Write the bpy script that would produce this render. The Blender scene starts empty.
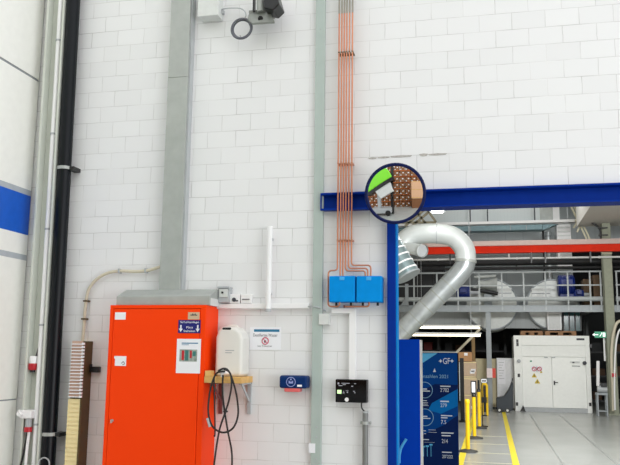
import bpy, math, random
from mathutils import Vector, Matrix
random.seed(7)
S = bpy.context.scene
COL = S.collection
# ---------------------------------------------------------------- camera
F, PITCH, YAW, ROLL = 772.214, .155644, -.228823, -.0128039
CX, CY = 310.0, 232.5
CAM = Vector((0, -6.17, 1.6))
_fw = Vector((math.sin(YAW)*math.cos(PITCH), math.cos(YAW)*math.cos(PITCH), math.sin(PITCH)))
_r = Vector((math.cos(YAW), -math.sin(YAW), 0)); _d = _fw.cross(_r)
_r2 = math.cos(ROLL)*_r + math.sin(ROLL)*_d
_d2 = -math.sin(ROLL)*_r + math.cos(ROLL)*_d
cd = bpy.data.cameras.new('camera'); cam = bpy.data.objects.new('camera', cd); COL.objects.link(cam)
cd.sensor_width = 36; cd.lens = F/620*36; cd.clip_end = 200
M = Matrix((_r2, -_d2, -_fw)).transposed().to_4x4(); M.translation = CAM
cam.matrix_world = M; S.camera = cam
# ---------------------------------------------------------------- world, lights, exposure
w = bpy.data.worlds.new('overcast'); S.world = w; w.use_nodes = True
bg = w.node_tree.nodes['Background']; bg.inputs[0].default_value = (.975, .985, 1, 1); bg.inputs[1].default_value = 1.27
def area(name, loc, sx, sy, power, rot=(0, 0, 0), col=(1, 1, 1)):
    l = bpy.data.lights.new(name, 'AREA'); l.shape = 'RECTANGLE'; l.size = sx; l.size_y = sy; l.energy = power; l.color = col
    o = bpy.data.objects.new(name, l); o.location = loc; o.rotation_euler = rot; COL.objects.link(o); return o
area('hall_skylight', (-.6, -6, 8.6), 9, 3, 8, (math.radians(24), 0, 0), (1, .99, .97))
area('side_fill_light', (7.5, -7.2, 1.3), 5, 2.2, 190, Vector((-9, 6, -.1)).to_track_quat('-Z', 'Y').to_euler(), (.98, .99, 1))  # unseen fill added to lift the left wall and lower blockwork
area('rear_hall_area_light', (1.2, 5, 6.75), 5, 1.2, 90)
area('rear_hall_area_light', (2.6, 4.6, 4.25), 2.6, .9, 510, Vector((-.9, 13.4, -2.0)).to_track_quat('-Z', 'Y').to_euler())  # added fill, hung low out of view and aimed at the container
area('rear_hall_area_light', (1.2, 16.5, 6.75), 5, 1.2, 70)
area('rear_hall_mezzanine_light', (1.0, 20.4, 7.0), 5, .7, 60)
vs = S.view_settings; vs.view_transform = 'Standard'; vs.look = 'None'; vs.exposure = .29; vs.gamma = 1; vs.use_curve_mapping = False

# ---------------------------------------------------------------- helpers
def ray(px, py):
    return _r2*((px-CX)/F) + _d2*((py-CY)/F) + _fw
def P(px, py, Y=0.):                       # point of the plane at depth Y
    v = ray(px, py); return CAM + v*((Y-CAM.y)/v.y)
def PX(px, py, X):
    v = ray(px, py); return CAM + v*((X-CAM.x)/v.x)
def FL(px, py, z=0.):
    v = ray(px, py); return CAM + v*((z-CAM.z)/v.z)
def lin(c):
    c /= 255
    return c/12.92 if c <= .04045 else ((c+.055)/1.055)**2.4
def mat(name, rgb, rough=.5, metal=0., var=.05, scale=14., bump=0., emit=0., trans=0., spec=.5):
    m = bpy.data.materials.new(name); m.use_nodes = True
    nt = m.node_tree; b = nt.nodes['Principled BSDF']
    c = [lin(x) for x in rgb]
    if var > 0:
        tc = nt.nodes.new('ShaderNodeTexCoord'); n = nt.nodes.new('ShaderNodeTexNoise')
        n.inputs['Scale'].default_value = scale; n.inputs['Detail'].default_value = 4
        nt.links.new(tc.outputs['Object'], n.inputs['Vector'])
        r = nt.nodes.new('ShaderNodeValToRGB')
        r.color_ramp.elements[0].position = .3; r.color_ramp.elements[1].position = .7
        r.color_ramp.elements[0].color = [x*(1-var) for x in c]+[1]
        r.color_ramp.elements[1].color = [min(1, x*(1+var)) for x in c]+[1]
        nt.links.new(n.outputs['Fac'], r.inputs['Fac']); nt.links.new(r.outputs['Color'], b.inputs['Base Color'])
        if bump:
            bp = nt.nodes.new('ShaderNodeBump'); bp.inputs['Strength'].default_value = bump; bp.inputs['Distance'].default_value = .01
            nt.links.new(n.outputs['Fac'], bp.inputs['Height']); nt.links.new(bp.outputs['Normal'], b.inputs['Normal'])
    else:
        b.inputs['Base Color'].default_value = c+[1]
    b.inputs['Roughness'].default_value = rough; b.inputs['Metallic'].default_value = metal
    b.inputs['Specular IOR Level'].default_value = spec
    if trans: b.inputs['Transmission Weight'].default_value = trans
    if emit:
        b.inputs['Emission Color'].default_value = c+[1]; b.inputs['Emission Strength'].default_value = emit
    return m
def smoothpath(pts, k=6, closed=False):
    pts = [Vector(p) for p in pts]; n = len(pts); out = []
    for i in range(n if closed else n-1):
        if closed: a, b, c, d = pts[i-1], pts[i], pts[(i+1) % n], pts[(i+2) % n]
        else: a, b, c, d = pts[max(i-1, 0)], pts[i], pts[i+1], pts[min(i+2, n-1)]
        for j in range(k):
            t = j/k
            out.append(.5*((2*b)+(c-a)*t+(2*a-5*b+4*c-d)*t*t+(3*b-a-3*c+d)*t**3))
    if not closed: out.append(pts[-1])
    return out
def rounded(pts, r, k=5):                  # polyline with rounded corners (bent pipe)
    pts = [Vector(p) for p in pts]; out = [pts[0]]
    for i in range(1, len(pts)-1):
        p = pts[i]; u = (pts[i-1]-p); v = (pts[i+1]-p); rr = min(r, u.length*.49, v.length*.49)
        a = p+u.normalized()*rr; b = p+v.normalized()*rr
        for j in range(k+1):
            t = j/k; out.append(a*(1-t)**2+p*2*t*(1-t)+b*t*t)
    out.append(pts[-1]); return out
class MB:
    def __init__(s): s.v = []; s.f = []; s.m = []; s.s = []; s.mats = []; s.cur = 0
    def use(s, m):
        if m not in s.mats: s.mats.append(m)
        s.cur = s.mats.index(m); return s
    def add(s, vs_, fs, smooth=False):
        o = len(s.v); s.v += [Vector(x) for x in vs_]
        for f in fs: s.f.append([o+i for i in f]); s.m.append(s.cur); s.s.append(smooth)
        return s
    def box(s, a, b):
        x0, x1 = sorted((a[0], b[0])); y0, y1 = sorted((a[1], b[1])); z0, z1 = sorted((a[2], b[2]))
        vs_ = [(x, y, z) for x in (x0, x1) for y in (y0, y1) for z in (z0, z1)]
        return s.add(vs_, [(0, 1, 3, 2), (4, 6, 7, 5), (0, 4, 5, 1), (2, 3, 7, 6), (0, 2, 6, 4), (1, 5, 7, 3)])
    def bar(s, a, b, wx, wy, up=(0, 1, 0)):     # rectangular bar from a to b
        a, b = Vector(a), Vector(b); d = (b-a).normalized(); u = Vector(up); u = (u-d*u.dot(d)).normalized(); t = d.cross(u)
        vs_ = [q+t*(i*wx/2)+u*(j*wy/2) for q in (a, b) for i, j in ((-1, -1), (1, -1), (1, 1), (-1, 1))]
        return s.add(vs_, [(3, 2, 1, 0), (4, 5, 6, 7)]+[(i, (i+1) % 4, (i+1) % 4+4, i+4) for i in range(4)])
    def prism(s, poly, axis, a, b):             # poly in the two other axes, extruded along axis
        n = len(poly)
        def mk(p, q): return {'x': (q, p[0], p[1]), 'y': (p[0], q, p[1]), 'z': (p[0], p[1], q)}[axis]
        vs_ = [mk(p, a) for p in poly]+[mk(p, b) for p in poly]
        return s.add(vs_, [tuple(range(n)), tuple(range(2*n-1, n-1, -1))]+[(i, i+n, (i+1) % n+n, (i+1) % n) for i in range(n)])
    def tube(s, path, r, n=12, closed=False, caps=True):
        path = [Vector(p) for p in path]; k = len(path)
        rs = r if isinstance(r, (list, tuple)) else [r]*k
        rings = []; u = None
        for i, p in enumerate(path):
            if closed: d = path[(i+1) % k]-path[i-1]
            else:
                d = path[min(i+1, k-1)]-path[max(i-1, 0)]
            if d.length < 1e-9: d = path[-1]-path[0]
            d.normalize()
            if u is None:
                u = Vector((0, 0, 1)) if abs(d.z) < .9 else Vector((1, 0, 0))
            u = (u-d*u.dot(d)).normalized(); t = d.cross(u)
            rings.append([p+(u*math.cos(2*math.pi*j/n)+t*math.sin(2*math.pi*j/n))*rs[i] for j in range(n)])
        vs_ = [q for g in rings for q in g]; fs = []
        for i in range(k if closed else k-1):
            a, b = i*n, ((i+1) % k)*n
            fs += [(a+j, a+(j+1) % n, b+(j+1) % n, b+j) for j in range(n)]
        s.add(vs_, fs, True)
        if caps and not closed:
            if rs[0] > 1e-4: s.add(rings[0], [tuple(range(n-1, -1, -1))])
            if rs[-1] > 1e-4: s.add(rings[-1], [tuple(range(n))])
        return s
    def cyl(s, a, b, r, n=20): return s.tube([a, b], r, n)
    def ring(s, c, R, r, axis='y', n=40, k=10):
        pts = []
        for i in range(n):
            t = 2*math.pi*i/n; a, b = R*math.cos(t), R*math.sin(t)
            pts.append(Vector(c)+Vector({'y': (a, 0, b), 'z': (a, b, 0), 'x': (0, a, b)}[axis]))
        return s.tube(pts, r, k, True)
    def disc(s, c, r, t=.001, n=32):            # thin disc facing -Y
        return s.tube([Vector(c)+Vector((0, t, 0)), Vector(c)], r, n)
    def sphere(s, c, r, n=12, sc=(1, 1, 1)):
        c = Vector(c); vs_ = []; fs = []
        for i in range(n+1):
            a = math.pi*i/n
            for j in range(2*n):
                b = math.pi*j/n
                vs_.append(c+Vector((r*sc[0]*math.sin(a)*math.cos(b), r*sc[1]*math.sin(a)*math.sin(b), r*sc[2]*math.cos(a))))
        for i in range(n):
            for j in range(2*n):
                j2 = (j+1) % (2*n); fs.append((i*2*n+j, (i+1)*2*n+j, (i+1)*2*n+j2, i*2*n+j2))
        return s.add(vs_, fs, True)
    def build(s, name, m=None, parent=None, bevel=0., label=None, cat=None, group=None, kind=None, seg=2, origin=None):
        me = bpy.data.meshes.new(name)
        if m is not None: s.mats = [m]; s.m = [0]*len(s.f)
        if parent is not None: off = parent['_w']; off = Vector(off)
        elif origin is not None: off = Vector(origin)
        else:
            lo = [min(v[i] for v in s.v) for i in range(3)]; hi = [max(v[i] for v in s.v) for i in range(3)]
            off = Vector(((lo[0]+hi[0])/2, (lo[1]+hi[1])/2, lo[2]))
        me.from_pydata([tuple(v-off) for v in s.v], [], s.f); 
        for x in s.mats: me.materials.append(x)
        me.polygons.foreach_set('material_index', s.m); me.polygons.foreach_set('use_smooth', s.s)
        me.update()
        import bmesh
        bm = bmesh.new(); bm.from_mesh(me); bmesh.ops.recalc_face_normals(bm, faces=bm.faces); bm.to_mesh(me); bm.free()
        o = bpy.data.objects.new(name, me); COL.objects.link(o)
        if parent is not None: o.parent = parent
        else: o.location = off
        o['_w'] = tuple(off)
        if bevel:
            b = o.modifiers.new('bevel', 'BEVEL'); b.width = bevel; b.segments = seg; b.limit_method = 'ANGLE'; b.angle_limit = math.radians(40)
        tag(o, label, cat, group, kind); return o
def tag(o, label=None, cat=None, group=None, kind=None):
    if label: o['label'] = label
    if cat: o['category'] = cat
    if group: o['group'] = group
    if kind: o['kind'] = kind
def thing(name, label, cat, loc, group=None):
    o = bpy.data.objects.new(name, None); o.empty_display_size = .1; o.location = loc; COL.objects.link(o)
    o['_w'] = tuple(loc); tag(o, label, cat, group); return o
def dup(o, loc, label=None, parent=None):
    c = o.copy(); COL.objects.link(c)
    if parent is not None: c.parent = parent
    else: c.location = loc
    if label: c['label'] = label
    for ch in list(o.children): dup(ch, None, None, c)
    return c
def B(*boxes):
    mb = MB()
    for a, b in boxes: mb.box(a, b)
    return mb
def T(*a, **k): return MB().tube(*a, **k)
def letters(s, x0, x1, zb, Y, m, parent, name='lettering', h=None, label=None, maxw=None):
    cu = bpy.data.curves.new('t', 'FONT'); cu.body = s; cu.size = 1; cu.extrude = .0; 
    o = bpy.data.objects.new('t', cu); COL.objects.link(o)
    bpy.context.view_layer.update()
    me = bpy.data.meshes.new_from_object(o.evaluated_get(bpy.context.evaluated_depsgraph_get()))
    COL.objects.unlink(o); bpy.data.objects.remove(o)
    xs = [v.co.x for v in me.vertices]; ys = [v.co.y for v in me.vertices]
    sx = (x1-x0)/(max(xs)-min(xs)); sz = (h/(max(ys)-min(ys))) if h else sx
    off = Vector(parent['_w']); bx = min(xs); bz = min(ys)
    for v in me.vertices:
        v.co = Vector((x0+(v.co.x-bx)*sx, Y, zb+(v.co.y-bz)*sz))-off
    me.materials.clear(); me.materials.append(m); me.name = name
    q = bpy.data.objects.new(name, me); COL.objects.link(q); q.parent = parent; q['_w'] = tuple(off)
    tag(q, label); return q

# ---------------------------------------------------------------- materials
def brick_mat():
    m = bpy.data.materials.new('painted_blockwork'); m.use_nodes = True; nt = m.node_tree; N = nt.nodes.new; L = nt.links.new
    b = nt.nodes['Principled BSDF']
    g = N('ShaderNodeNewGeometry'); sp = N('ShaderNodeSeparateXYZ'); cb = N('ShaderNodeCombineXYZ')
    L(g.outputs['Position'], sp.inputs[0])
    ax = N('ShaderNodeMath'); ax.operation = 'ADD'; ax.inputs[1].default_value = BX0
    az = N('ShaderNodeMath'); az.operation = 'ADD'; az.inputs[1].default_value = BZ0
    L(sp.outputs['X'], ax.inputs[0]); L(sp.outputs['Z'], az.inputs[0])
    # slightly wavy joints
    n0 = N('ShaderNodeTexNoise'); n0.inputs['Scale'].default_value = 9; L(g.outputs['Position'], n0.inputs['Vector'])
    mw = N('ShaderNodeMath'); mw.operation = 'MULTIPLY_ADD'; mw.inputs[1].default_value = .008; L(n0.outputs['Fac'], mw.inputs[0]); L(az.outputs[0], mw.inputs[2])
    mx_ = N('ShaderNodeMath'); mx_.operation = 'MULTIPLY_ADD'; mx_.inputs[1].default_value = .012; L(n0.outputs['Fac'], mx_.inputs[0]); L(ax.outputs[0], mx_.inputs[2])
    L(mx_.outputs[0], cb.inputs[0]); L(mw.outputs[0], cb.inputs[1])
    br = N('ShaderNodeTexBrick'); L(cb.outputs[0], br.inputs['Vector'])
    br.inputs['Scale'].default_value = 1; br.inputs['Brick Width'].default_value = .26; br.inputs['Row Height'].default_value = .145
    br.inputs['Mortar Size'].default_value = .0035; br.inputs['Mortar Smooth'].default_value = .6; br.offset = .5
    br.inputs['Color1'].default_value = (.79, .795, .795, 1); br.inputs['Color2'].default_value = (.82, .825, .825, 1); br.inputs['Bias'].default_value = 0
    n1 = N('ShaderNodeTexNoise'); n1.inputs['Scale'].default_value = 3.2; n1.inputs['Detail'].default_value = 5; L(g.outputs['Position'], n1.inputs['Vector'])
    r1 = N('ShaderNodeValToRGB'); r1.color_ramp.elements[0].position = .33; r1.color_ramp.elements[1].position = .64
    r1.color_ramp.elements[0].color = (.52, .52, .51, 1); r1.color_ramp.elements[1].color = (.77, .77, .765, 1)
    L(n1.outputs['Fac'], r1.inputs[0]); L(r1.outputs[0], br.inputs['Mortar'])
    L(br.outputs['Color'], b.inputs['Base Color']); b.inputs['Roughness'].default_value = .6
    n2 = N('ShaderNodeTexNoise'); n2.inputs['Scale'].default_value = 45; n2.inputs['Detail'].default_value = 4; L(g.outputs['Position'], n2.inputs['Vector'])
    ad = N('ShaderNodeMath'); ad.operation = 'MULTIPLY_ADD'; ad.inputs[1].default_value = -.6; L(br.outputs['Fac'], ad.inputs[0])
    m2 = N('ShaderNodeMath'); m2.operation = 'MULTIPLY'; m2.inputs[1].default_value = .12; L(n2.outputs['Fac'], m2.inputs[0]); L(m2.outputs[0], ad.inputs[2])
    bp = N('ShaderNodeBump'); bp.inputs['Strength'].default_value = .35; bp.inputs['Distance'].default_value = .005
    L(ad.outputs[0], bp.inputs['Height']); L(bp.outputs[0], b.inputs['Normal'])
    return m
j = P(520+155/6.2, 20); l2 = P(520, 29.5)
BZ0 = -(l2.z % .145)+.145-.008
row = math.floor((l2.z+.07+BZ0)/.145)
BX0 = -((j.x+(.13 if row % 2 else 0)) % .26)+.26-.006+.13
WALL = brick_mat()
WHITE = mat('white_paint', (238, 238, 236), .45); PANEL = mat('white_wall_panel', (246, 246, 240), .45, var=.02)
GREYLINE = mat('grey_stripe', (178, 184, 190), .5); STRIPE = mat('blue_stripe', (14, 92, 200), .45)
SEAM = mat('seam_grey', (150, 154, 158), .6)
BLUE = mat('blue_enamel', (0, 46, 140), .55, var=.05, spec=.1); LBLUE = mat('light_blue_enamel', (0, 140, 220), .5, spec=.1)
ORANGE = mat('orange_enamel', (255, 66, 0), .5, var=.02, scale=5, spec=.15)
STEELG = mat('green_grey_steel_paint', (206, 210, 200), .5, var=.04, scale=6)
GALV = mat('galvanised_steel', (172, 176, 172), .5, .25, var=.07, scale=10)
GALVD = mat('galvanised_duct', (186, 192, 194), .32, .6, var=.12, scale=6)
PVC = mat('white_plastic', (240, 240, 240), .35, var=.01); GREYP = mat('grey_plastic', (176, 180, 182), .4)
LGREYP = mat('light_grey_plastic', (214, 217, 214), .4)
BLACK = mat('black_plastic', (12, 14, 16), .35); BLKPIPE = mat('black_pipe', (4, 10, 17), .38, var=.02, spec=.25)
COPPER = mat('copper', (204, 138, 108), .35, .8, var=.08, scale=8); PIPETOP = mat('grey_pipe_top', (150, 146, 134), .5)
WOOD = mat('raw_wood', (222, 176, 104), .6, var=.15, scale=12); BROWN = mat('dark_brown_board', (84, 68, 36), .6, var=.12)
CREAM = mat('cream_board', (238, 222, 168), .6, var=.05); CARDP = mat('pinkish_card', (190, 158, 140), .7)
PAPER = mat('paper', (240, 241, 245), .6, var=.01); INK = mat('ink', (60, 62, 70), .6, var=0); TEAL = mat('teal_ink', (36, 120, 160), .5, var=0)
RED = mat('red_plastic', (190, 30, 44), .4); NAVY = mat('navy_plastic', (2, 44, 100), .4, spec=.2)
BEIGE = mat('beige_flexible_hose', (206, 198, 176), .5)
CANI = mat('translucent_canister', (238, 237, 230), .4, var=.03, scale=4, trans=.12)
RUBBER = mat('black_rubber', (28, 26, 26), .5); RBR = mat('reddish_brown_metal', (122, 70, 70), .5)
SCREEN = mat('black_glass', (3, 3, 4), .08, var=0)
PINK = mat('pink_red_plastic', (232, 110, 108), .4)

# ---------------------------------------------------------------- setting
def concrete_floor():
    m = mat('polished_floor', (166, 169, 165), .26, var=.06, scale=1.3); return m
FLOOR = concrete_floor()
B(((-14, -18, -.2), (10, 27, 0))).build('floor', FLOOR, kind='structure')
x_post = P(388.2, 340).x; x_post2 = P(397, 340).x; z_bt = P(400, 190.3, -.07).z; z_bb = P(400, 207.9, -.07).z; x_beam0 = P(321.3, 200, -.06).x
XO1 = 4.6
B(((-4.3, 0, 0), (x_post, .3, 6.6)), ((x_post, 0, z_bt-.01), (XO1, .3, 6.6)), ((XO1, 0, 0), (6.5, .3, 6.6))).build('wall_back', WALL, kind='structure')
XL = -4.05
zs = {k: PX(*v, XL).z for k, v in dict(s1=(20, 69.6), b1=(17, 191.6), b0=(16, 232.2), g1=(15.5, 254), g0=(15.5, 258.5), s2=(13, 399.5)).items()}
mb = MB().use(PANEL)
for a, b in ((0, zs['s2']-.006), (zs['s2']+.006, zs['s1']-.012), (zs['s1']+.012, 6.6)):
    mb.box((XL-.15, -3.5, a), (XL, -.02, b))
mb.use(SEAM)
for z in (zs['s2'], zs['s1']): mb.box((XL-.14, -3.5, z-.02), (XL-.008, -.02, z+.02))
mb.use(STRIPE).box((XL-.01, -3.5, zs['b0']), (XL+.001, -.02, zs['b1']))
mb.use(GREYLINE).box((XL-.01, -3.5, zs['b1']), (XL+.001, -.02, zs['b1']+.05)).box((XL-.01, -3.5, zs['g0']), (XL+.001, -.02, zs['g1']+.01))
mb.build('wall_left', kind='structure')
DARK = mat('shade_dark_wall', (44, 46, 48), .8); CONC = mat('white_concrete', (208, 206, 198), .7, var=.04)
CONCG = mat('green_grey_concrete', (150, 154, 136), .7, var=.06)
CLAD = bpy.data.materials.new('grey_cladding'); CLAD.use_nodes = True
def cladding(m, rgb, width, scale_axis='X', depth=.6, seam=.8):
    nt = m.node_tree; N = nt.nodes.new; L = nt.links.new; b = nt.nodes['Principled BSDF']
    g = N('ShaderNodeNewGeometry'); sp = N('ShaderNodeSeparateXYZ'); L(g.outputs['Position'], sp.inputs[0])
    mm = N('ShaderNodeMath'); mm.operation = 'DIVIDE'; mm.inputs[1].default_value = width; L(sp.outputs[scale_axis], mm.inputs[0])
    fr = N('ShaderNodeMath'); fr.operation = 'FRACT'; L(mm.outputs[0], fr.inputs[0])
    r = N('ShaderNodeValToRGB'); r.color_ramp.elements[0].position = .0; r.color_ramp.elements[1].position = .06
    c = [lin(x) for x in rgb]; r.color_ramp.elements[0].color = [x*seam for x in c]+[1]; r.color_ramp.elements[1].color = c+[1]
    L(fr.outputs[0], r.inputs[0]); L(r.outputs[0], b.inputs['Base Color']); b.inputs['Roughness'].default_value = .45
    bp = N('ShaderNodeBump'); bp.inputs['Strength'].default_value = depth; bp.inputs['Distance'].default_value = .02
    L(r.outputs[0], bp.inputs['Height']); L(bp.outputs[0], b.inputs['Normal'])
cladding(CLAD, (160, 167, 169), .62)
CORR = bpy.data.materials.new('corrugated_sheet'); CORR.use_nodes = True; cladding(CORR, (206, 212, 212), .11, 'X', .8, .82)
APR = bpy.data.materials.new('grey_corrugated_sheet'); APR.use_nodes = True; cladding(APR, (160, 165, 165), .16, 'X', .8, .75)
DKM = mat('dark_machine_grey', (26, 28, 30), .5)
B(((-4.6, 26.5, 0), (10, 26.8, 7.2))).build('wall_rear', DARK, kind='structure')  # near-black wall colour stands in for shade under the mezzanine
B(((9.7, .3, 0), (10, 26.5, 7.2))).build('wall_right', CONC, kind='structure')
B(((-4.6, .3, 0), (-4.3, 26.5, 7.2))).build('wall_side', CONC, kind='structure')
B(((-4.6, .3, 7.1), (10, 26.8, 7.3))).build('ceiling', CONC, kind='structure')
YEL = mat('yellow_floor_paint', (236, 214, 40), .5, var=.06)
xl = .335
B(((xl-.05, .6, .0), (xl+.05, 17.4, .004))).build('floor_line', YEL, label='long yellow painted floor line right of the stanchions', cat='floor marking')
B(((-.53, .6, .0), (-.43, 17.4, .004))).build('floor_line', YEL, label='yellow painted floor line under the row of stanchions', cat='floor marking')
PYEL = mat('faded_yellow_paint', (196, 194, 168), .5, var=.05)
for py, lb in ((463.2, 'nearest'), (453.6, 'second nearest'), (444.4, 'third nearest'), (436.5, 'farthest')):
    q = FL(495, py); B(((-.43, q.y-.022, 0), (xl-.05, q.y+.022, .003))).build('cross_line', PYEL, label=lb+' faded thin cross line between the two yellow floor lines', cat='floor marking', group='faded cross lines on the floor')
GROUT = mat('floor_joint', (142, 145, 142), .5)
for px, py in ((543, 434.5), (577, 430)):
    q = FL(px, py); B(((q.x-.012, 2, 0), (q.x+.012, 16.5, .002))).build('floor_joint', GROUT, label='thin grey joint in the hall floor, '+('nearer the yellow line' if px < 550 else 'farther from the yellow line'), cat='floor joint')

# ---------------------------------------------------------------- opening: beam, post
Yf = -.07
mb = MB()
poly = [(Yf, z_bb), (.1, z_bb), (.1, z_bt), (Yf, z_bt), (Yf, z_bt-.014), (-.01, z_bt-.022), (-.01, z_bb+.022), (Yf, z_bb+.014)]
mb.prism(poly, 'x', x_beam0, XO1+.2)
t = thing('lintel_beam', 'long blue steel beam across the top of the hall opening', 'beam', (x_beam0, 0, z_bb))
mb.build('beam_profile', BLUE, t)
B(((x_beam0-.006, Yf, z_bb), (x_beam0, .0, z_bt))).build('end_plate', BLUE, t)
t = thing('door_post', 'slim blue steel post on the left side of the hall opening', 'post', ((x_post+x_post2)/2, .1, 0))
B(((x_post, -.06, 0), (x_post2-.004, .1, z_bb))).build('post_profile', BLUE, t, .004)
B(((x_post2-.004, -.03, 0), (x_post2+.004, .1, z_bb))).build('edge_reflection', LBLUE, t, label='light blue reflection strip')  # reflection on the post edge, put in as a light blue strip
B(((x_post-.05, -.1, 0), (x_post2+.05, .14, .012))).build('base_plate', BLUE, t)

# ---------------------------------------------------------------- left corner: column, conduit, black pipe
ZT = 6.5
def vx(px, py, Y): return P(px, py, Y).x
xa = vx(47, 5, -.16); xb = vx(64.5, 5, -.16)
t = thing('steel_column', 'green-grey steel H-column in the left corner beside the striped wall', 'column', ((xa+xb)/2, -.1, 0))
B(((xa, -.16, 0), (xa+.02, 0, ZT))).build('flange', STEELG, t, .003)
B(((xb-.018, -.16, 0), (xb, 0, ZT))).build('flange', STEELG, t, .003)
B(((xa+.02, -.075, 0), (xb-.018, -.06, ZT))).build('web', STEELG, t)
B(((xa-.05, -.22, 0), (xb+.05, 0, .02))).build('base_plate', STEELG, t)
t = thing('conduit', 'thin white vertical conduit in front of the corner column', 'conduit', (vx(59.5, 5, -.13), -.12, 0))
xc = vx(60.3, 5, -.13)
T([(xc, -.12, 0), (xc, -.12, ZT)], .023, 14).build('pipe', PVC, t)
for py in (41, 134, 229, 325, 425):
    q = P(55, py, -.12)
    mb = MB(); mb.tube([(xc, -.12, q.z-.008), (xc, -.12, q.z+.008)], .028, 14); mb.box((xc-.03, -.11, q.z-.008), (xc+.03, -.075, q.z+.008)); mb.build('clamp', GREYP, t)
xp = vx(74, 5, -.12); 
xpb = P(50, 400, -.12).x
t = thing('downpipe', 'thick black vertical pipe held by clamps in the left corner', 'pipe', (xp-.035, -.1, 0))
xq = vx(72.3, 5, -.12)
T([(xq, -.1, 0), (xq, -.1, ZT)], .061, 28).build('pipe', BLKPIPE, t)
for py in (168.5, 434.5):
    z = P(66, py, -.1).z
    c = T([(xq, -.1, z-.014), (xq, -.1, z+.014)], .066, 28).build('clamp', GALV, t, label='light metal pipe clamp')
    mb = B(((xq+.045, -.12, z-.02), (xq+.105, -.0, z+.012))); mb.build('bracket', BLACK, c)
mb = MB(); mb.ring(P(44, 464, -.2), .05, .006, 'y'); 
q = P(44, 470, -.2)
mb.build('cable_loop', GREYP, label='grey cable loop in front of the black pipe foot', cat='cable')
# sockets on the column
def cee(px, py, name, label, hood):
    q = P(px, py, -.13); t = thing(name, label, 'socket', (q.x, -.075, q.z))
    T([(q.x, -.12, q.z+.005), (q.x, -.12, q.z+.06), (q.x, -.12, q.z+.068)], [.034, .034, .026], 18).build('housing', PVC, t)
    mb = MB(); mb.tube([(q.x, -.12, q.z-.05), (q.x, -.12, q.z-.045), (q.x, -.12, q.z+.005)], [.034, .038, .038], 18)
    mb.build('collar', RED, t, label='red collar')
    B(((q.x-.025, -.1, q.z-.02), (q.x+.025, -.075, q.z+.06))).build('back_plate', GREYP, t)
    T([(q.x, -.12, q.z-.07), (q.x, -.12, q.z-.05)], .02, 14).build('gland', BLACK, t)
    return q
q = cee(32.5, 364, 'industrial_socket', 'white and red industrial socket high on the corner column', False)
T(smoothpath([(q.x+.012, -.1, q.z+.06), (q.x+.03, -.09, q.z+.16), (q.x+.05, -.09, q.z+.22)]), .008).build('cable', INK, label='short dark cable above the upper red socket', cat='cable')
q = P(29, 416, -.16)
t = thing('industrial_plug', 'white wall socket with red plug low on the corner column', 'socket', (q.x, -.075, q.z))
B(((q.x-.06, -.2, q.z-.02), (q.x+.045, -.075, q.z+.05))).build('socket_box', PVC, t, .012)
mb = MB(); mb.tube([(q.x-.05, -.19, q.z+.03), (q.x-.07, -.19, q.z+.005)], .035, 14); mb.build('flap', PVC, t)
T([(q.x, -.16, q.z-.1), (q.x, -.16, q.z-.02)], .026, 16).build('plug_body', GREYP, t)
T([(q.x, -.16, q.z-.13), (q.x, -.16, q.z-.09)], .034, 16).build('plug_collar', RED, t, label='red collar')
T(smoothpath([(q.x-.005, -.16, q.z-.13), (q.x-.02, -.17, q.z-.3), (q.x-.09, -.18, q.z-.7), (q.x-.1, -.18, q.z-1.05)]), .009).build('cable', BLACK, t)
T(smoothpath([(q.x+.01, -.16, q.z-.13), (q.x+.005, -.17, q.z-.4), (q.x+.015, -.18, q.z-1.05)]), .012).build('supply_hose', PVC, t, label='white hose')

for o in COL.objects:          # the corner column and its pipes stand half a degree out of plumb
    if o.parent is None and o.get('label') and ('corner' in o['label']):
        if o.name.startswith(('steel_column', 'conduit', 'downpipe')): o.rotation_euler.y = -.0087; o.location.x += .04
# ---------------------------------------------------------------- cable channel above the cabinet and cabinet
xa, xb = vx(164.9, 150, -.1), vx(185.7, 150, -.1)
zc0 = P(170, 291, -.1).z
t = thing('cable_duct', 'wide grey metal cable duct running up the wall above the orange cabinet', 'cable duct', ((xa+xb)/2, -.05, zc0))
zj = P(180, 77, -.1).z
B(((xa, -.1, zc0), (xb-.008, 0, zj-.001))).build('lower_cover', GALV, t, .003)
B(((xa, -.1, zj+.001), (xb-.008, 0, ZT))).build('upper_cover', GALV, t, .003)
B(((xb-.008, -.075, zc0), (xb+.004, 0, ZT))).build('side_flange', GREYP, t)
CAB = .3
xa, xb = P(109.6, 320, -CAB).x, P(205.7, 320, -CAB).x; zt = P(160, 305, -CAB).z
t = thing('cabinet', 'tall bright orange metal cabinet standing against the white block wall', 'cabinet', ((xa+xb)/2, -CAB/2, 0))
mb = MB(); mb.box((xa, -CAB+.02, .05), (xb, -.005, zt)); 
mb.box((xa, -CAB, zt-.028), (xb, -CAB+.02, zt)).box((xa, -CAB, .05), (xa+.032, -CAB+.02, zt-.028)).box((xb-.045, -CAB, .05), (xb, -CAB+.02, zt-.028))
mb.build('body', ORANGE, t, .003)
B(((xa+.02, -CAB+.03, 0), (xb-.02, -.03, .05))).build('plinth', BLACK, t)
door = B(((xa+.036, -CAB-.002, .09), (xb-.049, -CAB+.018, zt-.033))).build('door', ORANGE, t, .003)
q = P(112.5, 420.5, -CAB)
mb = MB(); mb.cyl((q.x, -CAB-.012, q.z), (q.x, -CAB, q.z), .011, 16); mb.build('lock', GALV, door)
B(((q.x-.004, -CAB-.03, q.z-.018), (q.x+.004, -CAB-.012, q.z+.01))).build('key', GALV, door)
YC = -CAB-.003
def card(name, x0, y0, x1, y1, Y, m, parent=None, th=.002, **k):
    a, b = P(x0, y0, Y), P(x1, y1, Y)
    return B(((a.x, Y-th, b.z), (b.x, Y, a.z))).build(name, m, parent, **k)
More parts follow.
